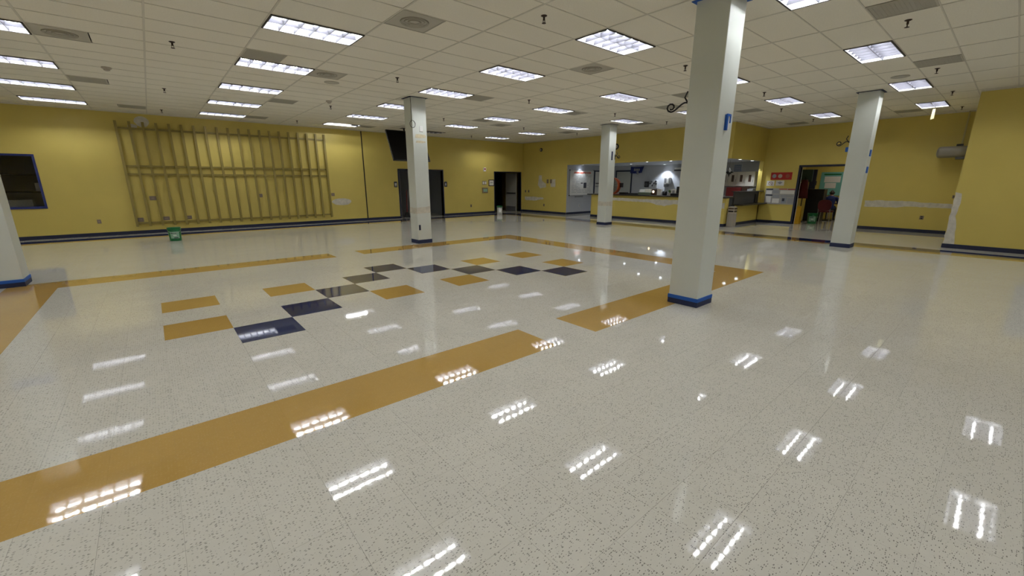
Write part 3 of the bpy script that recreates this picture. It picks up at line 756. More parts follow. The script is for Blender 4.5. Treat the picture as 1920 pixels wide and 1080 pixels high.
for dy in (.12, -.12): B().box(XC-.008, XC, p.y+dy-.07, p.y+dy+.07, p.z-.1, p.z+.1).make('box_rim', M_PLATE, t); 

# ------------------------------------------------------------------ servery counter
t = thing('service_counter', 'long yellow servery counter with dark top and navy base', 'counter', (XC, 9.9, 0)); ct_root = t
CY0, CY1 = 6.78, 13.0
fp = B().box(XC, XC+.10, CY0, CY1, .0, 1.03).make('front_panel', M_YEL, t)
B().box(XC+.1, XC+.62, CY1-.1, CY1, 0, 1.03).make('end_panel', M_YEL, t); B().box(XC+.1, XC+.30, CY0, CY0+.1, 0, 1.03).make('end_panel', M_YEL, t)
B().box(XC-.10, XC+.66, CY0-.03, CY1+.18, 1.03, 1.07).make('countertop', M_CTOP, t, bevel=.006)
B().box(XC-.014, XC, CY0-.014, CY1+.014, 0, .105).make('base_strip', M_NAVY, t); B().box(XC, XC+.3, CY0-.014, CY0, 0, .105).make('base_strip', M_NAVY, t)
blob(fp, 'x', XC, [(12.6, .93), (11.5, .93), (10.4, .90), (9.2, .91), (8.2, .90), (6.79, .86), (6.79, .66), (7.9, .70), (8.8, .74), (9.2, .66), (9.55, .70), (9.9, .78), (10.8, .79), (11.6, .80), (12.6, .80)])
# return counter
t = thing('return_counter', 'low dark ledged return counter beside the litter bin', 'counter', (18.0, YR, 0))
B().box(16.95, XA, YR, YR+.10, 0, .75).make('front_panel', M_YEL, t); B().box(16.66, XA-.001, YR-.30, YR+.12, .75, .79).make('ledge', M_CTOP, t)
B().box(16.66, 18.94, YR+.02, YR+.08, .79, 1.24).make('grey_panel', M_GREYD, t); B().box(16.66, XA-.001, YR-.12, YR+.148, 1.24, 1.27).make('upper_ledge', M_CTOP, t)
B().box(18.55, 18.8, YR-.01, YR+.02, .82, 1.15).make('dark_vent', M_BLACK, t); B().box(16.95, XA, YR-.014, YR, 0, .105).make('base_strip', M_NAVY, t)
t = thing('litter_bin', 'beige litter bin with dark slotted top beside the counter end', 'bin', (16.26, 6.62, 0))
B().box(16.12, 16.40, 6.50, 6.74, .0, .50).make('body', mat('bin_taupe', (.36, .33, .29), .5), t, bevel=.02); B().box(16.13, 16.39, 6.51, 6.73, .50, .73).make('hood', M_BEIGE, t, bevel=.02)
B().box(16.122, 16.14, 6.53, 6.71, .54, .59).make('flap', M_BLACK, t); B().box(16.122, 16.14, 6.53, 6.71, .64, .69).make('flap', M_WOOD, t); B().box(16.15, 16.37, 6.50, 6.52, .54, .59).make('flap', M_BLACK, t); B().box(16.15, 16.37, 6.50, 6.52, .64, .69).make('flap', M_WOOD, t)
# notice board on the side wall
t = thing('notice_board', 'large framed notice board with red heading on the grey side wall', 'notice board', (17.05, YS, .95))
B().box(16.14, 17.98, YS-.03, YS-.004, .95, 2.18).make('board', M_PAPER, t)
f = B()
for z in (.935, 2.175): f.box(16.12, 18.0, YS-.04, YS-.004, z, z+.02)
for x in (16.12, 17.98): f.box(x, x+.02, YS-.04, YS-.004, .935, 2.195)
f.make('frame', M_STEEL, t)
for x in (16.11, 17.97):
    for z in (.925, 2.165): B().box(x, x+.045, YS-.045, YS-.004, z, z+.045).make('corner_cap', M_BLACK, t)
b = B(); x = 16.45
while x < 17.75:
    w = random.uniform(.05, .11); b.box(x, x+w, YS-.033, YS-.029, 2.02+random.uniform(0, .02), 2.11); x += w+random.uniform(.012, .03)
b.make('heading', M_REDINK, t)
b = B()
for k in range(13):
    z = 1.93-k*.07; x = 16.30
    while x < 17.8:
        w = random.uniform(.08, .4); w = min(w, 17.82-x)
        if not (16.95 < x+w and x < 17.45 and 1.27 < z < 1.62): b.box(x, x+w, YS-.032, YS-.029, z, z+.014)
        x += w+random.uniform(.03, .12)
b.make('text_lines', M_PRINT, t)
B().box(17.2, 17.42, YS-.034, YS-.029, 1.30, 1.58).make('photo_print', M_INK, t); B().box(16.98, 17.14, YS-.034, YS-.029, 1.53, 1.58).make('printed_mark', M_INK, t); B().box(17.6, 17.72, YS-.034, YS-.029, 1.62, 1.84).make('white_slip', M_WPL, t); B().box(16.6, 17.2, YS-.033, YS-.005, .84, .93).make('tray', M_PRINT, t)
plate('outlet low on the grey wall under the notice board', (16.95, YS-.004, .42), .09, .14, 'y', m=M_WPL)
# doors in the servery
f5 = struct(B().box(18.06, 18.12, YS-.03, YS, 0, 2.2).box(19.05, 19.11, YS-.03, YS, 0, 2.2).box(18.12, 19.05, YS-.03, YS, 2.14, 2.2).make('door_4', M_NAVY, loc=(18.1, YS, 0)), 'navy framed door in the servery side wall')
B().box(18.12, 19.05, YS-.012, YS-.001, .01, 2.14).make('door_panel', M_PAPER, f5); B().box(18.2, 18.9, YS-.05, YS-.012, 1.52, 1.56).make('push_bar', M_BLACK, f5); B().box(18.2, 18.9, YS-.05, YS-.012, 1.36, 1.40).make('rail', M_STEEL, f5)
f6 = struct(B().box(XK-.03, XK, 13.36, 13.42, 0, 2.22).box(XK-.03, XK, 14.34, 14.40, 0, 2.22).box(XK-.03, XK, 13.42, 14.34, 2.15, 2.22).make('door_5', M_NAVY, loc=(XK, 13.9, 0)), 'navy framed pale door in the servery back wall')
B().box(XK-.012, XK-.001, 13.42, 14.34, .01, 2.15).make('door_panel', mat('door_pale', (.52, .54, .52), .5), f6)
# flag
P = lambda x, y, c=XK-.25: PX(x, y, c)
t = thing('banner_flag', 'blue banner with white lettering hung over the servery', 'banner', (XK-.25, 13, 2.1))
b = B(); rows = []
for r in range(7):
    row = []
    for c in range(11):
        u, v = c/10, r/6
        q = P(1183+u*24.5-v*2.2+u*v*-1, 312.5+v*12+math.sin(u*math.pi)*1.2-u*.8); q.x += .04*math.sin(u*9+v*2); row.append(q)
    rows.append(row)
b.loft(rows, cap=False, closed=False); fl_ = b.make('cloth', M_BLUEF, t, smooth=True); md = fl_.modifiers.new('thick', 'SOLIDIFY'); md.thickness = .006
b = B()
for k, (u, w, h) in enumerate(((.30, .10, .22), (.45, .06, .2), (.54, .07, .2), (.66, .06, .18), (.46, .14, .08))):
    q = P(1183+u*24.5, 316.8 if k < 4 else 322.0); s = 1.1
    b.box(q.x-.075, q.x-.06, q.y-w*.9, q.y, q.z-h*.5, q.z+h*.1)
b.make('lettering', M_PRINT, t)
b = B(); q = P(1197, 323); b.prism([(q.x-.07, q.y+.05, q.z-.12), (q.x-.07, q.y-.07, q.z-.12), (q.x-.07, q.y-.02, q.z+.12)], (.012, 0, 0)); b.make('white_tip', M_PRINT, t)
# ceiling rod strings for the banner
b = B()
for px in (1184, 1206):
    q = P(px, 312.5); b.tube([q, (q.x, q.y, KZ)], .004, 5)
b.make('hanging_wire', M_BLACK, t)
# equipment on the back wall
def bx(x0, y0, x1, y1, c, d):
    """box whose front fills a pixel rectangle on the plane x=c, d deep"""
    a, b_ = PX(x0, y0, c), PX(x1, y1, c); return (c, c+d, b_.y, a.y, b_.z, a.z)
t = thing('wall_speaker_box', 'black box speaker on the servery back wall', 'speaker', (XK-.2, *PX(1211, 351, XK-.2)[1:])); B().box(*bx(1208.5, 340, 1215, 351, XK-.2, .2)).make('cabinet', M_BLACK, t, bevel=.01); q = PX(1211.5, 346, XK-.2); B().lathe([(.09, -.01), (.06, .004)], (XK-.2, q.y, q.z), 16, 'x').make('cone', M_GREYD, t)
t = thing('control_cabinet', 'grey wall cabinet with dark knobs beside the black speaker', 'cabinet', (XK-.12, *PX(1224, 352, XK-.12)[1:])); B().box(*bx(1216, 339, 1231, 353, XK-.12, .12)).make('case', mat('pale_grey_metal', (.40, .41, .42), .4), t, bevel=.01)
for (px, py) in ((1219, 344), (1222, 340.5), (1226, 343.5), (1229.5, 340), (1230, 344.5), (1223, 348)):
    q = PX(px, py, XK-.13); B().lathe([(.05, 0), (.04, -.03)], (XK-.12, q.y, q.z), 12, 'x').make('knob', M_GREYD, t)
t = thing('paper_towel_dispenser', 'white paper towel dispenser on the servery back wall', 'dispenser', (XK-.22, *PX(1250, 346, XK-.22)[1:])); B().box(*bx(1244.5, 332.5, 1254.5, 345, XK-.22, .22)).make('cover', M_WPL, t, bevel=.05); B().box(*bx(1246, 334, 1249, 343, XK-.225, .01)).make('window', mat('smoke_plastic', (.30, .31, .34), .3), t); B().box(*bx(1244.5, 345.5, 1250.5, 350.5, XK-.15, .15)).make('sink_bracket', M_PRINT, t)
t = thing('emergency_light', 'white twin emergency light high on the servery back wall', 'light', (XK-.12, *PX(1270, 320, XK-.12)[1:])); B().box(*bx(1265, 314.5, 1276, 318, XK-.12, .12)).make('housing', M_WPL, t, bevel=.01); B().box(*bx(1264, 318, 1275, 320.5, XK-.14, .1)).make('lamp_bar', M_GREYD, t)
# things on the counter top (z = 1.07)
ZC = 1.07; XT = XC+.30
def onc(x0, x1, ytop, label, name, cat, m, d=.25, c=XT, bevel=.006, z0=ZC):
    a = PX(x0, ytop, c); e = PX(x1, ytop, c)
    return tag(B().box(c, c+d, e.y, a.y, z0, a.z).make(name, m, loc=(c+d/2, (a.y+e.y)/2, z0), bevel=bevel), label, cat)
# drum fan
fc = PX(1150.5, 348.5, XT); R_ = fc.z-ZC-.02
t = thing('drum_fan', 'orange drum fan with wire guard on the counter', 'fan', (fc.x, fc.y, ZC))
b = B(); b.lathe([(R_-.03, -.14), (R_, -.15), (R_+.012, -.13), (R_+.012, .06), (R_, .08), (R_-.03, .06)], fc, 32, 'x', cap=False); b.bm.faces.ensure_lookup_table(); b.make('drum', M_ORANGE, t, smooth=True)
b = B()
for r in [R_*k/7 for k in range(1, 8)]: b.tube([(fc.x-.15, fc.y+r*math.cos(a), fc.z+r*math.sin(a)) for a in [2*math.pi*k/28 for k in range(29)]], .004, 5, cap=False)
for k in range(12): a = math.pi*k/6; b.tube([(fc.x-.155, fc.y, fc.z), (fc.x-.15, fc.y+R_*math.cos(a), fc.z+R_*math.sin(a))], .004, 5)
b.make('guard', M_STEEL, t)
B().lathe([(R_-.02, -.06), (R_-.02, -.05)], fc, 32, 'x').make('rear_panel', mat('fan_grey_green', (.17, .19, .16), .6), t)
FX = Vector((-.10, 0, 0))
for k in range(4):
    a = math.pi/2*k+.4; b = B(); d1 = Vector((0, math.cos(a), math.sin(a))); d2 = Vector((0, -math.sin(a), math.cos(a)))
    b.prism([fc+FX+d1*.05-d2*.03, fc+FX+d1*(R_-.05)-d2*.11, fc+FX+d1*(R_-.05)+d2*.10, fc+FX+d1*.05+d2*.03], (.02, 0, 0)); b.make('blade', mat('fan_blade', (.16, .17, .15), .5), t)
B().lathe([(.06, -.12), (.06, .15)], fc, 14, 'x').make('motor', M_GREYD, t); B().lathe([(.035, -.165), (.03, -.15)], fc, 14, 'x').make('badge', M_WPL, t)
b = B(); b.box(fc.x-.12, fc.x+.12, fc.y-R_*.8, fc.y+R_*.8, ZC, ZC+.02); b.make('foot', M_ORANGE, t)
b = B(); b.box(fc.x-.03, fc.x+.05, fc.y-R_-.14, fc.y-R_+.01, fc.z-.06, fc.z+.13); b.make('switch_box', M_BLACK, t)
onc(1161, 1172, 360.5, 'black tray beside the orange fan', 'tray', 'tray', M_BLACK); onc(1175.5, 1194, 362, 'long black tray farther from the fan on the counter', 'tray', 'tray', M_BLACK)
onc(1196.5, 1221, 360.5, 'low green box on the counter', 'storage_box', 'box', mat('sage_box', (.12, .16, .10), .7)); onc(1199, 1209, 355, 'cream carton behind the low green box', 'carton', 'box', M_PAPER, .12, XT+.28); onc(1210, 1220, 354.5, 'cream carton next to the brown lamp box', 'carton', 'box', M_CAB, .12, XT+.28)
t = thing('lamp_box', 'dark brown box with a small glowing lamp on the counter', 'lamp', (XT, PX(1226, 360, XT).y, ZC)); bq = bx(1222, 355, 1231, 364.5, XT, .18); B().box(bq[0], bq[1], bq[2], bq[3], ZC, bq[5]).make('case', M_WOOD, t); q = PX(1225, 359.5, XT); B().lathe([(.05, 0), (.03, -.03)], (XT, q.y, q.z), 14, 'x').make('glowing_lens', M_LAMP, t)
onc(1232.2, 1240, 354.5, 'tall white card box on the counter', 'card_box', 'box', M_PAPER, .12)
a = PX(1244, 361, XT); tag(B().lathe([(.075, 0), (.095, .02), (.095, .15), (.07, .17), (.06, .12), (.05, .03)], (XT+.1, a.y, ZC), 18).make('black_pot', M_BLACK, loc=(XT+.1, a.y, ZC), smooth=True), 'small round black pot on the counter', 'pot')
a = PX(1254, 360, XT); t = thing('potted_plant', 'small leafy green plant on the counter', 'plant', (XT+.1, a.y, ZC)); B().lathe([(.06, ZC), (.075, ZC+.10), (.06, ZC+.09)], (XT+.1, a.y, 0), 16).make('pot', M_BEIGE, t)
for k in range(14):
    an = k*2.4; ln = random.uniform(.12, .24); d = Vector((math.cos(an)*.6, math.sin(an)*.6, random.uniform(.5, 1))).normalized(); c = Vector((XT+.1, a.y, ZC+.09)); s = d.cross(Vector((0, 0, 1))).normalized()
    b = B(); b.prism([c, c+d*ln*.5+s*.03, c+d*ln, c+d*ln*.5-s*.03], Vector((0, 0, .004))); b.make('leaf', M_LEAF, t)
t = thing('photo_frame', 'white standing picture frame on the counter', 'frame', (XT, PX(1263, 360, XT).y, ZC)); bq = bx(1258.5, 354.5, 1267.5, 362, XT, .03); B().box(bq[0], bq[1], bq[2], bq[3], ZC, bq[5]).make('frame', M_WPL, t); B().box(bq[0]-.004, bq[0], bq[2]+.06, bq[3]-.06, ZC+.07, bq[5]-.05).make('print', M_PRINT, t)
onc(1257, 1270, 362.5, 'flat black keypad before the standing frame', 'keypad', 'keypad', M_BLACK, .2, XT-.22)
onc(1269, 1272, 350, 'narrow black monitor at the counter beside the column', 'monitor', 'monitor', M_BLACK, .3)
# servery interior seen over the return counter
t = thing('wall_cabinets', 'cream wall cabinets with dark slot windows in the servery', 'cabinet', (19.35, 7.8, 1.43)); B().box(19.36, XK, 7.16, 9.6, 1.43, 2.04).make('carcass', M_CAB, t)
for k in range(7):
    y1 = 9.59-k*.3465; d = B().box(19.34, 19.36, y1-.335, y1, 1.44, 2.03).make('door', M_CAB, t, bevel=.004)
    B().box(19.332, 19.341, y1-.22, y1-.12, 1.62, 1.90).make('slot_window', M_WOOD, d); B().box(19.31, 19.34, y1-.31, y1-.295, 1.60, 1.72).make('handle', M_STEEL, d)
tag(B().box(XK-.06, XK, 6.95, 7.14, 1.42, 2.11).make('whiteboard', M_WPL, loc=(XK, 7.05, 1.42), bevel=.004), 'bright white panel at the end of the wall cabinets', 'whiteboard')
t = thing('worktop_unit', 'dark worktop unit under the cream wall cabinets', 'cabinet', (19.3, 8.2, 0)); B().box(18.95, XK-.005, 6.95, 9.6, 0, .98).make('body', M_GREYD, t); B().box(18.9, XK-.005, 6.92, 9.62, .98, 1.02).make('worktop', M_STEEL, t)
def onw(x0, x1, yt, yb, label, name, cat, m, c=19.0):
    a = PX(x0, yt, c); e = PX(x1, yb, c); return tag(B().box(c, c+.3, e.y, a.y, 1.02, a.z).make(name, m, loc=(c, a.y, 1.02), bevel=.008), label, cat)
onw(1362, 1388, 351, 361, 'long red box on the servery worktop', 'red_crate', 'box', mat('dark_red_box', (.16, .012, .012), .6)); onw(1391, 1399, 350, 360, 'dark wooden box on the servery worktop', 'wooden_box', 'box', M_WOOD); onw(1401, 1411, 354, 360, 'pale appliance on the servery worktop', 'appliance', 'appliance', M_PRINT)
t = thing('hanging_sign', 'pale blue hanging sign panel in the servery', 'sign', (18.6, 7.6, 2.1)); bq = bx(1377.5, 309, 1389.5, 321.5, 18.6, .01); B().box(*bq).make('panel', mat('blue_grey_sign', (.16, .19, .27), .5), t)
b = B()
for yy in (bq[2]+.03, bq[3]-.03): b.tube([(18.605, yy, bq[5]), (18.605, yy, KZ)], .003, 5)
b.make('wire', M_STEEL, t)
b = B()
for k in range(3): b.box(18.594, 18.6, bq[2]+.04, bq[3]-.04, bq[4]+.04+k*.07, bq[4]+.06+k*.07)
b.make('print', M_PRINT, t)
q = PX(1367, 323, 17.2); t = thing('hanging_ornament', 'dark star shaped ornament hanging in the servery opening', 'ornament', q)
for k in range(8):
    a = math.pi*k/4; ln = .18 if k % 2 == 0 else .11; d = Vector((.25*math.sin(a*2), math.cos(a), math.sin(a))); s = Vector((0, -math.sin(a), math.cos(a)))
    b = B(); b.prism([q, q+d*ln*.35+s*.035, q+d*ln, q+d*ln*.35-s*.035], (.012, 0, 0)); b.make('point', M_WPL if k in (2, 3) else M_BLACK, t)
b = B(); b.tube([q, (q.x, q.y, KZ)], .003, 5); b.make('string', M_BLACK, t)
# downlights
def downlight(x, y, e, label=None):
    t = thing('downlight', label, 'downlight', (x, y, KZ), 'servery downlights')
    B().lathe([(.085, 0), (.085, -.008), (.062, -.010), (.060, 0)], (x, y, KZ), 20, cap=False).make('trim_ring', M_WPL, t); B().lathe([(.06, -.004), (.06, -.006)], (x, y, KZ), 20).make('lens', M_DOWN, t)
    l = bpy.data.lights.new('downlight_lamp', 'SPOT'); l.energy = e; l.spot_size = math.radians(105); l.spot_blend = .5; l.shadow_soft_size = .05; l.color = (.86, .93, 1)
    o = bpy.data.objects.new('downlight_lamp', l); COL.objects.link(o); o.parent = t; o.location = (0, 0, -.02)
for (x, y, e, w_) in ((16.9, YS-.2, 30, 'above the notice board'), (17.9, 12.25, 50, 'before the blue banner'), (16.35, 10.4, 40, 'above the counter, nearer the orange fan'), (16.35, 9.3, 40, 'above the counter, farther from the orange fan'), (XK-.32, 11.35, 100, 'above the paper towel dispenser'), (17.4, 7.05, 40, 'above the middle of the return counter'), (18.7, 7.1, 50, 'above the wall end of the return counter')): downlight(x, y, e, 'small recessed downlight '+w_)

# ------------------------------------------------------------------ office wall: banner, notices, board, doorway
def flat(label, name, cat, px, c, m, th=.006):
    a, e = PX(px[0], px[1], c), PX(px[2], px[3], c); t = thing(name, label, cat, (c, (a.y+e.y)/2, e.z)); B().box(c-th, c, e.y, a.y, e.z, a.z).make('sheet', m, t); return t, e.y, a.y, e.z, a.z
t, y0, y1, z0, z1 = flat('red poster with three round emblems on the yellow wall', 'red_poster', 'poster', (1446.5, 323.5, 1484, 337), XA, M_REDP)
for k, m_ in ((.17, M_PRINT), (.45, M_BEIGE), (.8, mat('dull_red', (.36, .09, .06), .7))): B().lathe([(.075, -.008), (.075, -.006)], (XA, y1-(y1-y0)*k, (z0+z1)/2), 18, 'x').make('emblem', m_, t)
for px, l in (((1438.5, 339, 1451, 348.5), 'white notice with a prohibition mark under the red poster'), ((1455.5, 338.5, 1469.5, 348), 'white notice with a winged mark under the red poster')):
    t, y0, y1, z0, z1 = flat(l, 'paper_notice', 'notice', px, XA, M_PAPER)
    cy, cz = (y0+y1)/2, (z0+z1)/2
    b = B()
    if 'prohib' in l:
        b.tube([(XA-.008, cy+.065*math.cos(a), cz+.065*math.sin(a)) for a in [2*math.pi*k/20 for k in range(21)]], .007, 5); b.tube([(XA-.008, cy+.045, cz+.045), (XA-.008, cy-.045, cz-.045)], .007, 5)
    else:
        b.prism([(XA-.009, cy+.09, cz+.02), (XA-.009, cy, cz+.06), (XA-.009, cy-.09, cz+.02), (XA-.009, cy, cz-.05)], (.004, 0, 0))
    b.make('printed_mark', mat('dull_red_ink', (.30, .12, .10), .8) if 'prohib' in l else M_PRINT, t)
t, y0, y1, z0, z1 = flat('wide bulletin board covered with printed sheets beside the office doorway', 'bulletin_board', 'notice board', (1436.5, 353, 1488, 384), XA-.002, mat('board_grey', (.40, .39, .37), .8), .012)
W_, H_ = y1-y0, z1-z0
for (u0, v0, u1, v1, m_) in ((.02, .02, .25, .10, M_INK), (.45, .02, .72, .07, M_REDINK), (.74, .02, .98, .09, mat('dull_red', (.36, .09, .06), .7)), (.03, .14, .22, .36, M_PAPER), (.25, .12, .46, .32, M_PRINT), (.5, .12, .96, .34, M_PAPER), (.02, .40, .26, .46, M_NAVY), (.27, .40, .5, .60, M_PRINT), (.04, .50, .22, .9, M_PAPER), (.27, .64, .5, .92, M_PAPER), (.54, .42, .97, .52, M_PRINT), (.58, .56, .75, .92, mat('board_grey2', (.30, .33, .38), .8)), (.78, .6, .97, .94, M_PRINT), (.6, .62, .68, .80, M_INK)):
    B().box(XA-.016 if m_ is not M_INK else XA-.018, XA-.012, y1-u1*W_, y1-u0*W_, z1-v1*H_, z1-v0*H_).make('sheet_print', m_, t)
# wall sockets in the alcove
p = PX(1728, 408, XA); plate('small outlet low on the alcove wall under the primer band', (XA, p.y, p.z), .10, .12, 'x'); p = PX(1789, 369, XA); plate('small dark plate on the alcove wall near the projecting corner', (XA, p.y, p.z), .08, .10, 'x', holes=1)
f4 = frame('door_6', D4[0], D4[1], D4[3], XA, w=.07, axis='x', label='navy framed office doorway')
# office behind
M_OFF = M_YEL
b = B(); x0, x1, y0, y1, zz = XA+.152, 23.6, 2.2, 6.55, 2.75
b.box(x1, x1+.1, y0-.1, y1+.1, 0, zz); b.box(x0, x1, y0-.1, y0, 0, zz); b.box(x0, x1, y1, y1+.1, 0, zz); b.box(x0, x1+.1, y0-.1, y1+.1, zz, zz+.08)
ow = struct(b.make('wall_office_room', M_OFF, loc=(x0, y0, 0))); B().box(x0-.152, x1, y0, y1, -.004, -.0006).make('floor_sheet', M_TILE, ow)
ot = thing('office_light_offscreen', 'office ceiling light panel', 'ceiling light', (22.0, 4.4, zz)); B().box(21.4, 22.6, 4.1, 4.7, zz-.03, zz).make('diffuser', mat('office_panel', (.9, .9, .9), .5, emit=(1, .95, .85), estr=6.5), ot); B().box(21.38, 22.62, 4.08, 4.72, zz-.012, zz).make('rim', M_WPL, ot)
# office door leaf, black cabinet, red jacket, board etc.
t = thing('office_door_leaf', 'pale door leaf standing wide open at the office doorway jamb', 'door', (XA+.19, 5.445, 0), rot=(0, 0, math.radians(18))); B().box(.01, .90, 0, .045, .01, 2.14).make('panel', M_CAB, t, local=True); B().box(.76, .84, -.03, 0, .98, 1.03).make('handle', M_STEEL, t, local=True); B().box(.004, .01, 0, .045, .01, 2.14).make('edge', M_WPL, t, local=True)
def off_box(px, c, d, z0=None):
    q = bx(px[0], px[1], px[2], px[3], c, d); return (q[0], q[1], q[2], q[3], q[4] if z0 is None else z0, q[5])
t = thing('green_cloth', 'grey green cloth hanging at the office doorway', 'cloth', (20.6, 5.6, 1.6)); B().box(*off_box((1504, 318, 1522, 341), 20.65, .05)).make('cloth_panel', M_PATCHG, t, bevel=.02)
t = thing('red_jacket', 'dark red jacket hanging inside the office', 'jacket', (20.5, 5.6, 1.0)); qb = off_box((1501, 337, 1513, 372), 20.5, .1); cx_, cy_ = qb[0], (qb[2]+qb[3])/2
b = B(); b.loft([[(cx_+.10*math.cos(a), cy_+(.10+.07*f)*math.sin(a)*1.1, qb[5]-(qb[5]-qb[4])*f) for a in [2*math.pi*k/14 for k in range(14)]] for f in (0, .08, .3, .6, 1)]); b.make('body', M_RED, t, smooth=True)
b = B(); b.tube([(cx_, cy_+.14, qb[5]-.12), (cx_-.03, cy_+.18, qb[5]-.45), (cx_, cy_+.17, qb[5]-.62)], .05, 8); b.make('sleeve', M_RED, t, smooth=True)
b = B(); b.tube([(cx_, cy_, 0), (cx_, cy_, qb[5]+.1)], .018, 8); b.lathe([(.20, 0), (.18, .03), (.02, .05)], (cx_, cy_, 0), 16); tag(b.make('coat_stand', M_BLACK, loc=(cx_, cy_, 0)), 'black stand holding the red jacket', 'stand')
qb = off_box((1514, 354.5, 1538, 402), 21.2, .45, 0)
t = thing('black_cabinet', 'tall black office cabinet beside the seated person', 'cabinet', (21.4, (qb[2]+qb[3])/2, 0)); B().box(*qb).make('body', M_BLACK, t, bevel=.01)
for k in range(3): B().box(qb[0]-.012, qb[0], qb[2]+.02, qb[3]-.02, .04+k*.42, .43+k*.42).make('drawer', M_BLACK, t)
t = thing('teal_chart', 'teal wall board with two white sheets in the office', 'notice board', (23.55, 5.2, 1.0)); qb = bx(1541, 323, 1588, 367, 23.57, .025); B().box(*qb).make('board', M_TEAL, t)
for px in ((1547, 331, 1575, 342), (1547, 343, 1566, 353)): q2 = bx(*px, 23.56, .008); B().box(*q2).make('paper', M_PAPER, t)
q2 = bx(1546, 326, 1578, 328, 23.562, .006); B().box(*q2).make('heading', M_GREEN, t)
t = thing('office_sign', 'small navy plaque on the office wall', 'sign', (23.58, 6.0, 1.5)); B().box(*bx(1524, 339.5, 1530, 347.5, 23.58, .02)).make('plaque', M_NAVY, t); B().box(*bx(1526, 341.5, 1528.5, 345, 23.572, .008)).make('mark', M_PRINT, t)
struct(B().box(*bx(1521.5, 318, 1525.5, 360, 23.5, .1)).make('trim_5', M_NAVY, loc=(23.5, 6.1, 0)))
# wet floor sign
p = PZ(1494.5, 418.5); sx, sy = 19.55, PX(1494.5, 415, 19.55).y
t = thing('wet_floor_sign', 'yellow folding floor sign at the office doorway jamb', 'floor sign', (sx, sy, 0))
for s in (-1, 1):
    b = B(); b.loft([[(sx+s*.14-.012, sy-.09, 0), (sx+s*.14+.012, sy-.09, 0), (sx+s*.14+.012, sy+.09, 0), (sx+s*.14-.012, sy+.09, 0)], [(sx+s*.012-.01, sy-.07, .66), (sx+s*.012+.01, sy-.07, .66), (sx+s*.012+.01, sy+.07, .66), (sx+s*.012-.01, sy+.07, .66)]]); b.make('leaf', M_YSIGN, t)
b = B(); b.box(sx-.05, sx+.05, sy-.06, sy+.06, .64, .68); b.make('hinge', M_YSIGN, t)
p = PX(1522, 414, 20.05); bucket('bucket', 'green bucket on the office floor before the black cabinet', (20.05, p.y, 0), .17, .40, M_GREEN, None, M_GREENL, math.radians(195))
# red chair and seated person
pc = PX(1547, 380, 20.6); py = pc.y; CX = 20.87
t = thing('red_chair', 'red upholstered chair with round back behind the seated person', 'chair', (CX, py, 0))
b = B(); ring = [(math.cos(a), math.sin(a)) for a in [2*math.pi*k/20 for k in range(20)]]
def sq(v): return math.copysign(abs(v)**.7, v)
b.prism([(CX-.27, py+.23*sq(c), .70+.22*sq(s)) for c, s in ring], (.05, 0, 0)); b.make('backrest', M_RED, t, bevel=.01)
b = B(); b.prism([(CX+.25*sq(c), py+.25*sq(s), .42) for c, s in ring], (0, 0, .06)); b.make('seat', M_RED, t, bevel=.01)
for dx in (-.2, .2):
    for dy in (-.2, .2):
        b = B(); b.tube([(CX+dx*1.15, py+dy*1.15, 0), (CX+dx, py+dy, .42)], .013, 8); b.make('leg', M_STEEL, t)
for dy in (-.2, .2):
    b = B(); b.tube([(CX-.2, py+dy, .42), (CX-.25, py+dy, .60)], .012, 8); b.make('back_post', M_STEEL, t)
py = PX(1558, 372, 22.1).y
t = thing('desk_stool', 'dark round stool under the seated person', 'stool', (22.02, py, 0)); B().lathe([(.20, .38), (.21, .40), (.21, .43), (.19, .445)], (22.02, py, 0), 20).make('seat', M_BLACK, t); B().lathe([(.03, .05), (.03, .38)], (22.02, py, 0), 10).make('stem', M_STEEL, t); B().lathe([(.22, 0), (.22, .03), (.05, .06)], (22.02, py, 0), 20).make('base', M_BLACK, t)
t = thing('office_desk', 'dark office desk in front of the seated person', 'desk', (22.9, py, 0)); B().box(22.45, 23.2, py-.9, py+.5, .68, .72).make('desktop', M_WOOD, t)
for yy in (py-.88, py+.46): B().box(22.5, 23.15, yy, yy+.03, 0, .68).make('side_panel', M_WOOD, t)
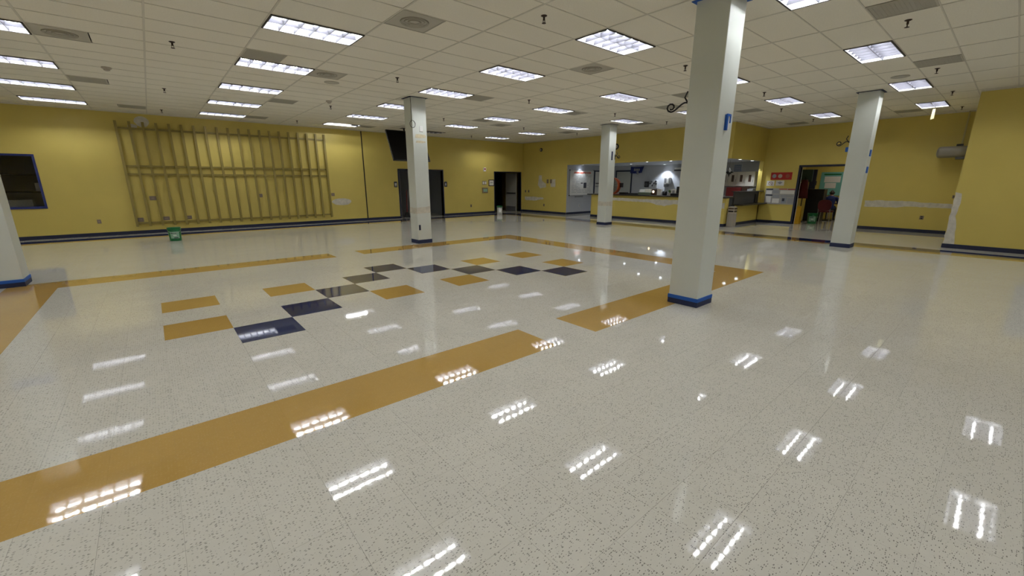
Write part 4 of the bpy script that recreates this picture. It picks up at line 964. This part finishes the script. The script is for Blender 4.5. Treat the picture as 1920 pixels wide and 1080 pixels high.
# seated person, one continuous body
def person(px_, py_, label):
    b = B(); X0, Y0 = px_, py_
    def limb(pts, rad, n=14): b.tube(pts, .1, n, radii=rad)
    rings = []
    for (z, dx, wy, wx) in ((.46, 0, .17, .13), (.56, 0, .17, .13), (.68, .02, .165, .115), (.80, .05, .185, .12), (.92, .07, .20, .12), (.99, .08, .18, .10), (1.03, .09, .10, .075), (1.06, .10, .06, .058)):
        rings.append([(X0+dx+wx*math.cos(a), Y0+wy*math.sin(a), z) for a in [2*math.pi*k/20 for k in range(20)]])
    b.loft(rings)
    limb([(X0+.10, Y0, 1.03), (X0+.12, Y0, 1.10)], [.055, .055])
    hr = []
    for k in range(9):
        f = k/8; z = 1.045+.235*f; r = math.sin(math.pi*(.12+.80*f))
        hr.append([(X0+.135+.098*r*math.cos(a), Y0+.078*r*math.sin(a), z) for a in [2*math.pi*i/18 for i in range(18)]])
    b.loft(hr)
    b.loft([[(X0+.225, Y0-.012, 1.15), (X0+.225, Y0+.012, 1.15), (X0+.225, Y0, 1.19)], [(X0+.255, Y0-.006, 1.14), (X0+.255, Y0+.006, 1.14), (X0+.25, Y0, 1.155)]])
    for s in (-1, 1):
        limb([(X0+.13, Y0+s*.072, 1.13), (X0+.12, Y0+s*.09, 1.16), (X0+.13, Y0+s*.082, 1.19)], [.014, .018, .014], 8)
        limb([(X0+.075, Y0+s*.16, .965), (X0+.10, Y0+s*.23, .90), (X0+.18, Y0+s*.26, .76), (X0+.32, Y0+s*.22, .755), (X0+.42, Y0+s*.18, .77)], [.07, .062, .05, .042, .032])
        limb([(X0+.02, Y0+s*.09, .53), (X0+.25, Y0+s*.11, .55), (X0+.44, Y0+s*.12, .50)], [.09, .082, .062]); limb([(X0+.43, Y0+s*.12, .52), (X0+.44, Y0+s*.12, .30), (X0+.42, Y0+s*.12, .07)], [.062, .056, .038])
        limb([(X0+.39, Y0+s*.12, .04), (X0+.50, Y0+s*.125, .038), (X0+.60, Y0+s*.13, .03)], [.042, .044, .03])
        b.loft([[(X0+.41, Y0+s*.18+u*.035, .765+v*.016) for u, v in ring[::2]], [(X0+.49, Y0+s*.165+u*.04, .762+v*.014) for u, v in ring[::2]]])
        for k in range(4): limb([(X0+.48, Y0+s*.165+(k-1.5)*.02, .765), (X0+.53, Y0+s*.16+(k-1.5)*.022, .77), (X0+.555+.006*(k in (1, 2)), Y0+s*.158+(k-1.5)*.022, .755)], [.010, .009, .007], 6)
        limb([(X0+.44, Y0+s*.15, .765), (X0+.48, Y0+s*.12, .765), (X0+.51, Y0+s*.11, .758)], [.012, .010, .008], 6)
    o = b.make('person', [M_SHIRT, M_SKIN, M_HAIR, M_JEANS, M_BLACK], loc=(X0, Y0, 0))
    md = o.modifiers.new('join', 'REMESH'); md.mode = 'VOXEL'; md.voxel_size = .011; md.use_smooth_shade = True
    dg = bpy.context.evaluated_depsgraph_get(); me = bpy.data.meshes.new_from_object(o.evaluated_get(dg)); o.modifiers.clear(); o.data = me
    if len(me.materials) < 5:
        me.materials.clear()
        for m in (M_SHIRT, M_SKIN, M_HAIR, M_JEANS, M_BLACK): me.materials.append(m)
    for p in me.polygons:
        c = p.center; x, y, z = c.x, c.y, c.z; k = 0
        if z > 1.045:
            k = 1
            if z > 1.21 or (x < .125 and z > 1.09) or (z > 1.16 and x < .15): k = 2
        elif x > .40 and .72 < z < .80: k = 1
        elif z < .09: k = 4
        elif z < .50 or (x > .16 and z < .66): k = 3
        p.material_index = k; p.use_smooth = True
    return tag(o, label, 'person')
person(22.02, py, 'seated person in a blue shirt facing away in the office')

t = thing('grey_wall_board', 'plain grey board on the projecting wall', 'board', (XP, -1.0, .9)); B().box(XP-.03, XP, -1.7, -.42, .75, 1.95).make('face', mat('board_plain_grey', (.36, .37, .37), .5), t); B().box(XP-.035, XP, -1.74, -.38, .71, .75).make('lower_rail', M_STEEL, t)
# ------------------------------------------------------------------ alcove: wall projector and dangling strip
t = thing('wall_projector', 'grey rounded projector on a bracket high in the alcove', 'projector', (18.6, 1.35, 2.3))
pa, pb = PX(1759, 286, 18.55), PX(1812, 285, 18.55)
b = B(); n = 24; r0 = .165
prof = [(-.02, .10), (0, .145), (.05, .165), (.45, .165), (.62, .16), (.64, .12)]
rings = []
for (h, r) in prof:
    rings.append([(18.55+1.15*r*sq(math.cos(a)), pa.y-h, pa.z+r*sq(math.sin(a))) for a in [2*math.pi*k/n for k in range(n)]])
b.loft(rings); b.make('body', mat('projector_grey', (.22, .20, .155), .45), t, smooth=True)
b = B(); b.lathe([(.075, 0), (.085, .03), (.05, .035)], (18.55, pa.y+.0, pa.z), 20, 'y'); b.make('lens_ring', mat('projector_light_grey', (.32, .30, .24), .4), t)
b = B(); b.box(18.42, 18.70, pa.y-.62, pa.y-.40, pa.z-.215, pa.z-.15); b.make('underside', M_GREYD, t)
b = B(); b.box(18.5, 18.62, pa.y-.50, pa.y-.36, pa.z+.16, pa.z+.22); b.box(18.5, XA, pa.y-.46, pa.y-.40, pa.z+.17, pa.z+.21); b.make('bracket', M_GREYD, t)
b = B(); b.box(XA-.03, XA, pa.y-.45, pa.y-.41, pa.z+.1, HC); b.make('conduit', mat('conduit_paint', (.52, .45, .2), .5), t)
q = PX(1749.5, 214, 17.2); t = thing('dangling_strip', 'small pale strip dangling from the ceiling in the alcove', 'strip', (q.x, q.y, HC-.25))
b = B(); b.prism([(q.x, q.y+.03, q.z+.14), (q.x, q.y-.03, q.z+.14), (q.x, q.y-.035, q.z-.12), (q.x, q.y+.035, q.z-.14)], (.006, 0, 0)); b.make('strip', mat('pale_yellow_strip', (.80, .74, .42), .6), t)
b = B(); b.tube([(q.x, q.y, q.z+.13), (q.x, q.y, HC+.006)], .003, 5); b.make('cord', M_BLACK, t)
for o in bpy.data.objects:
    if '_o' in o: del o['_o']
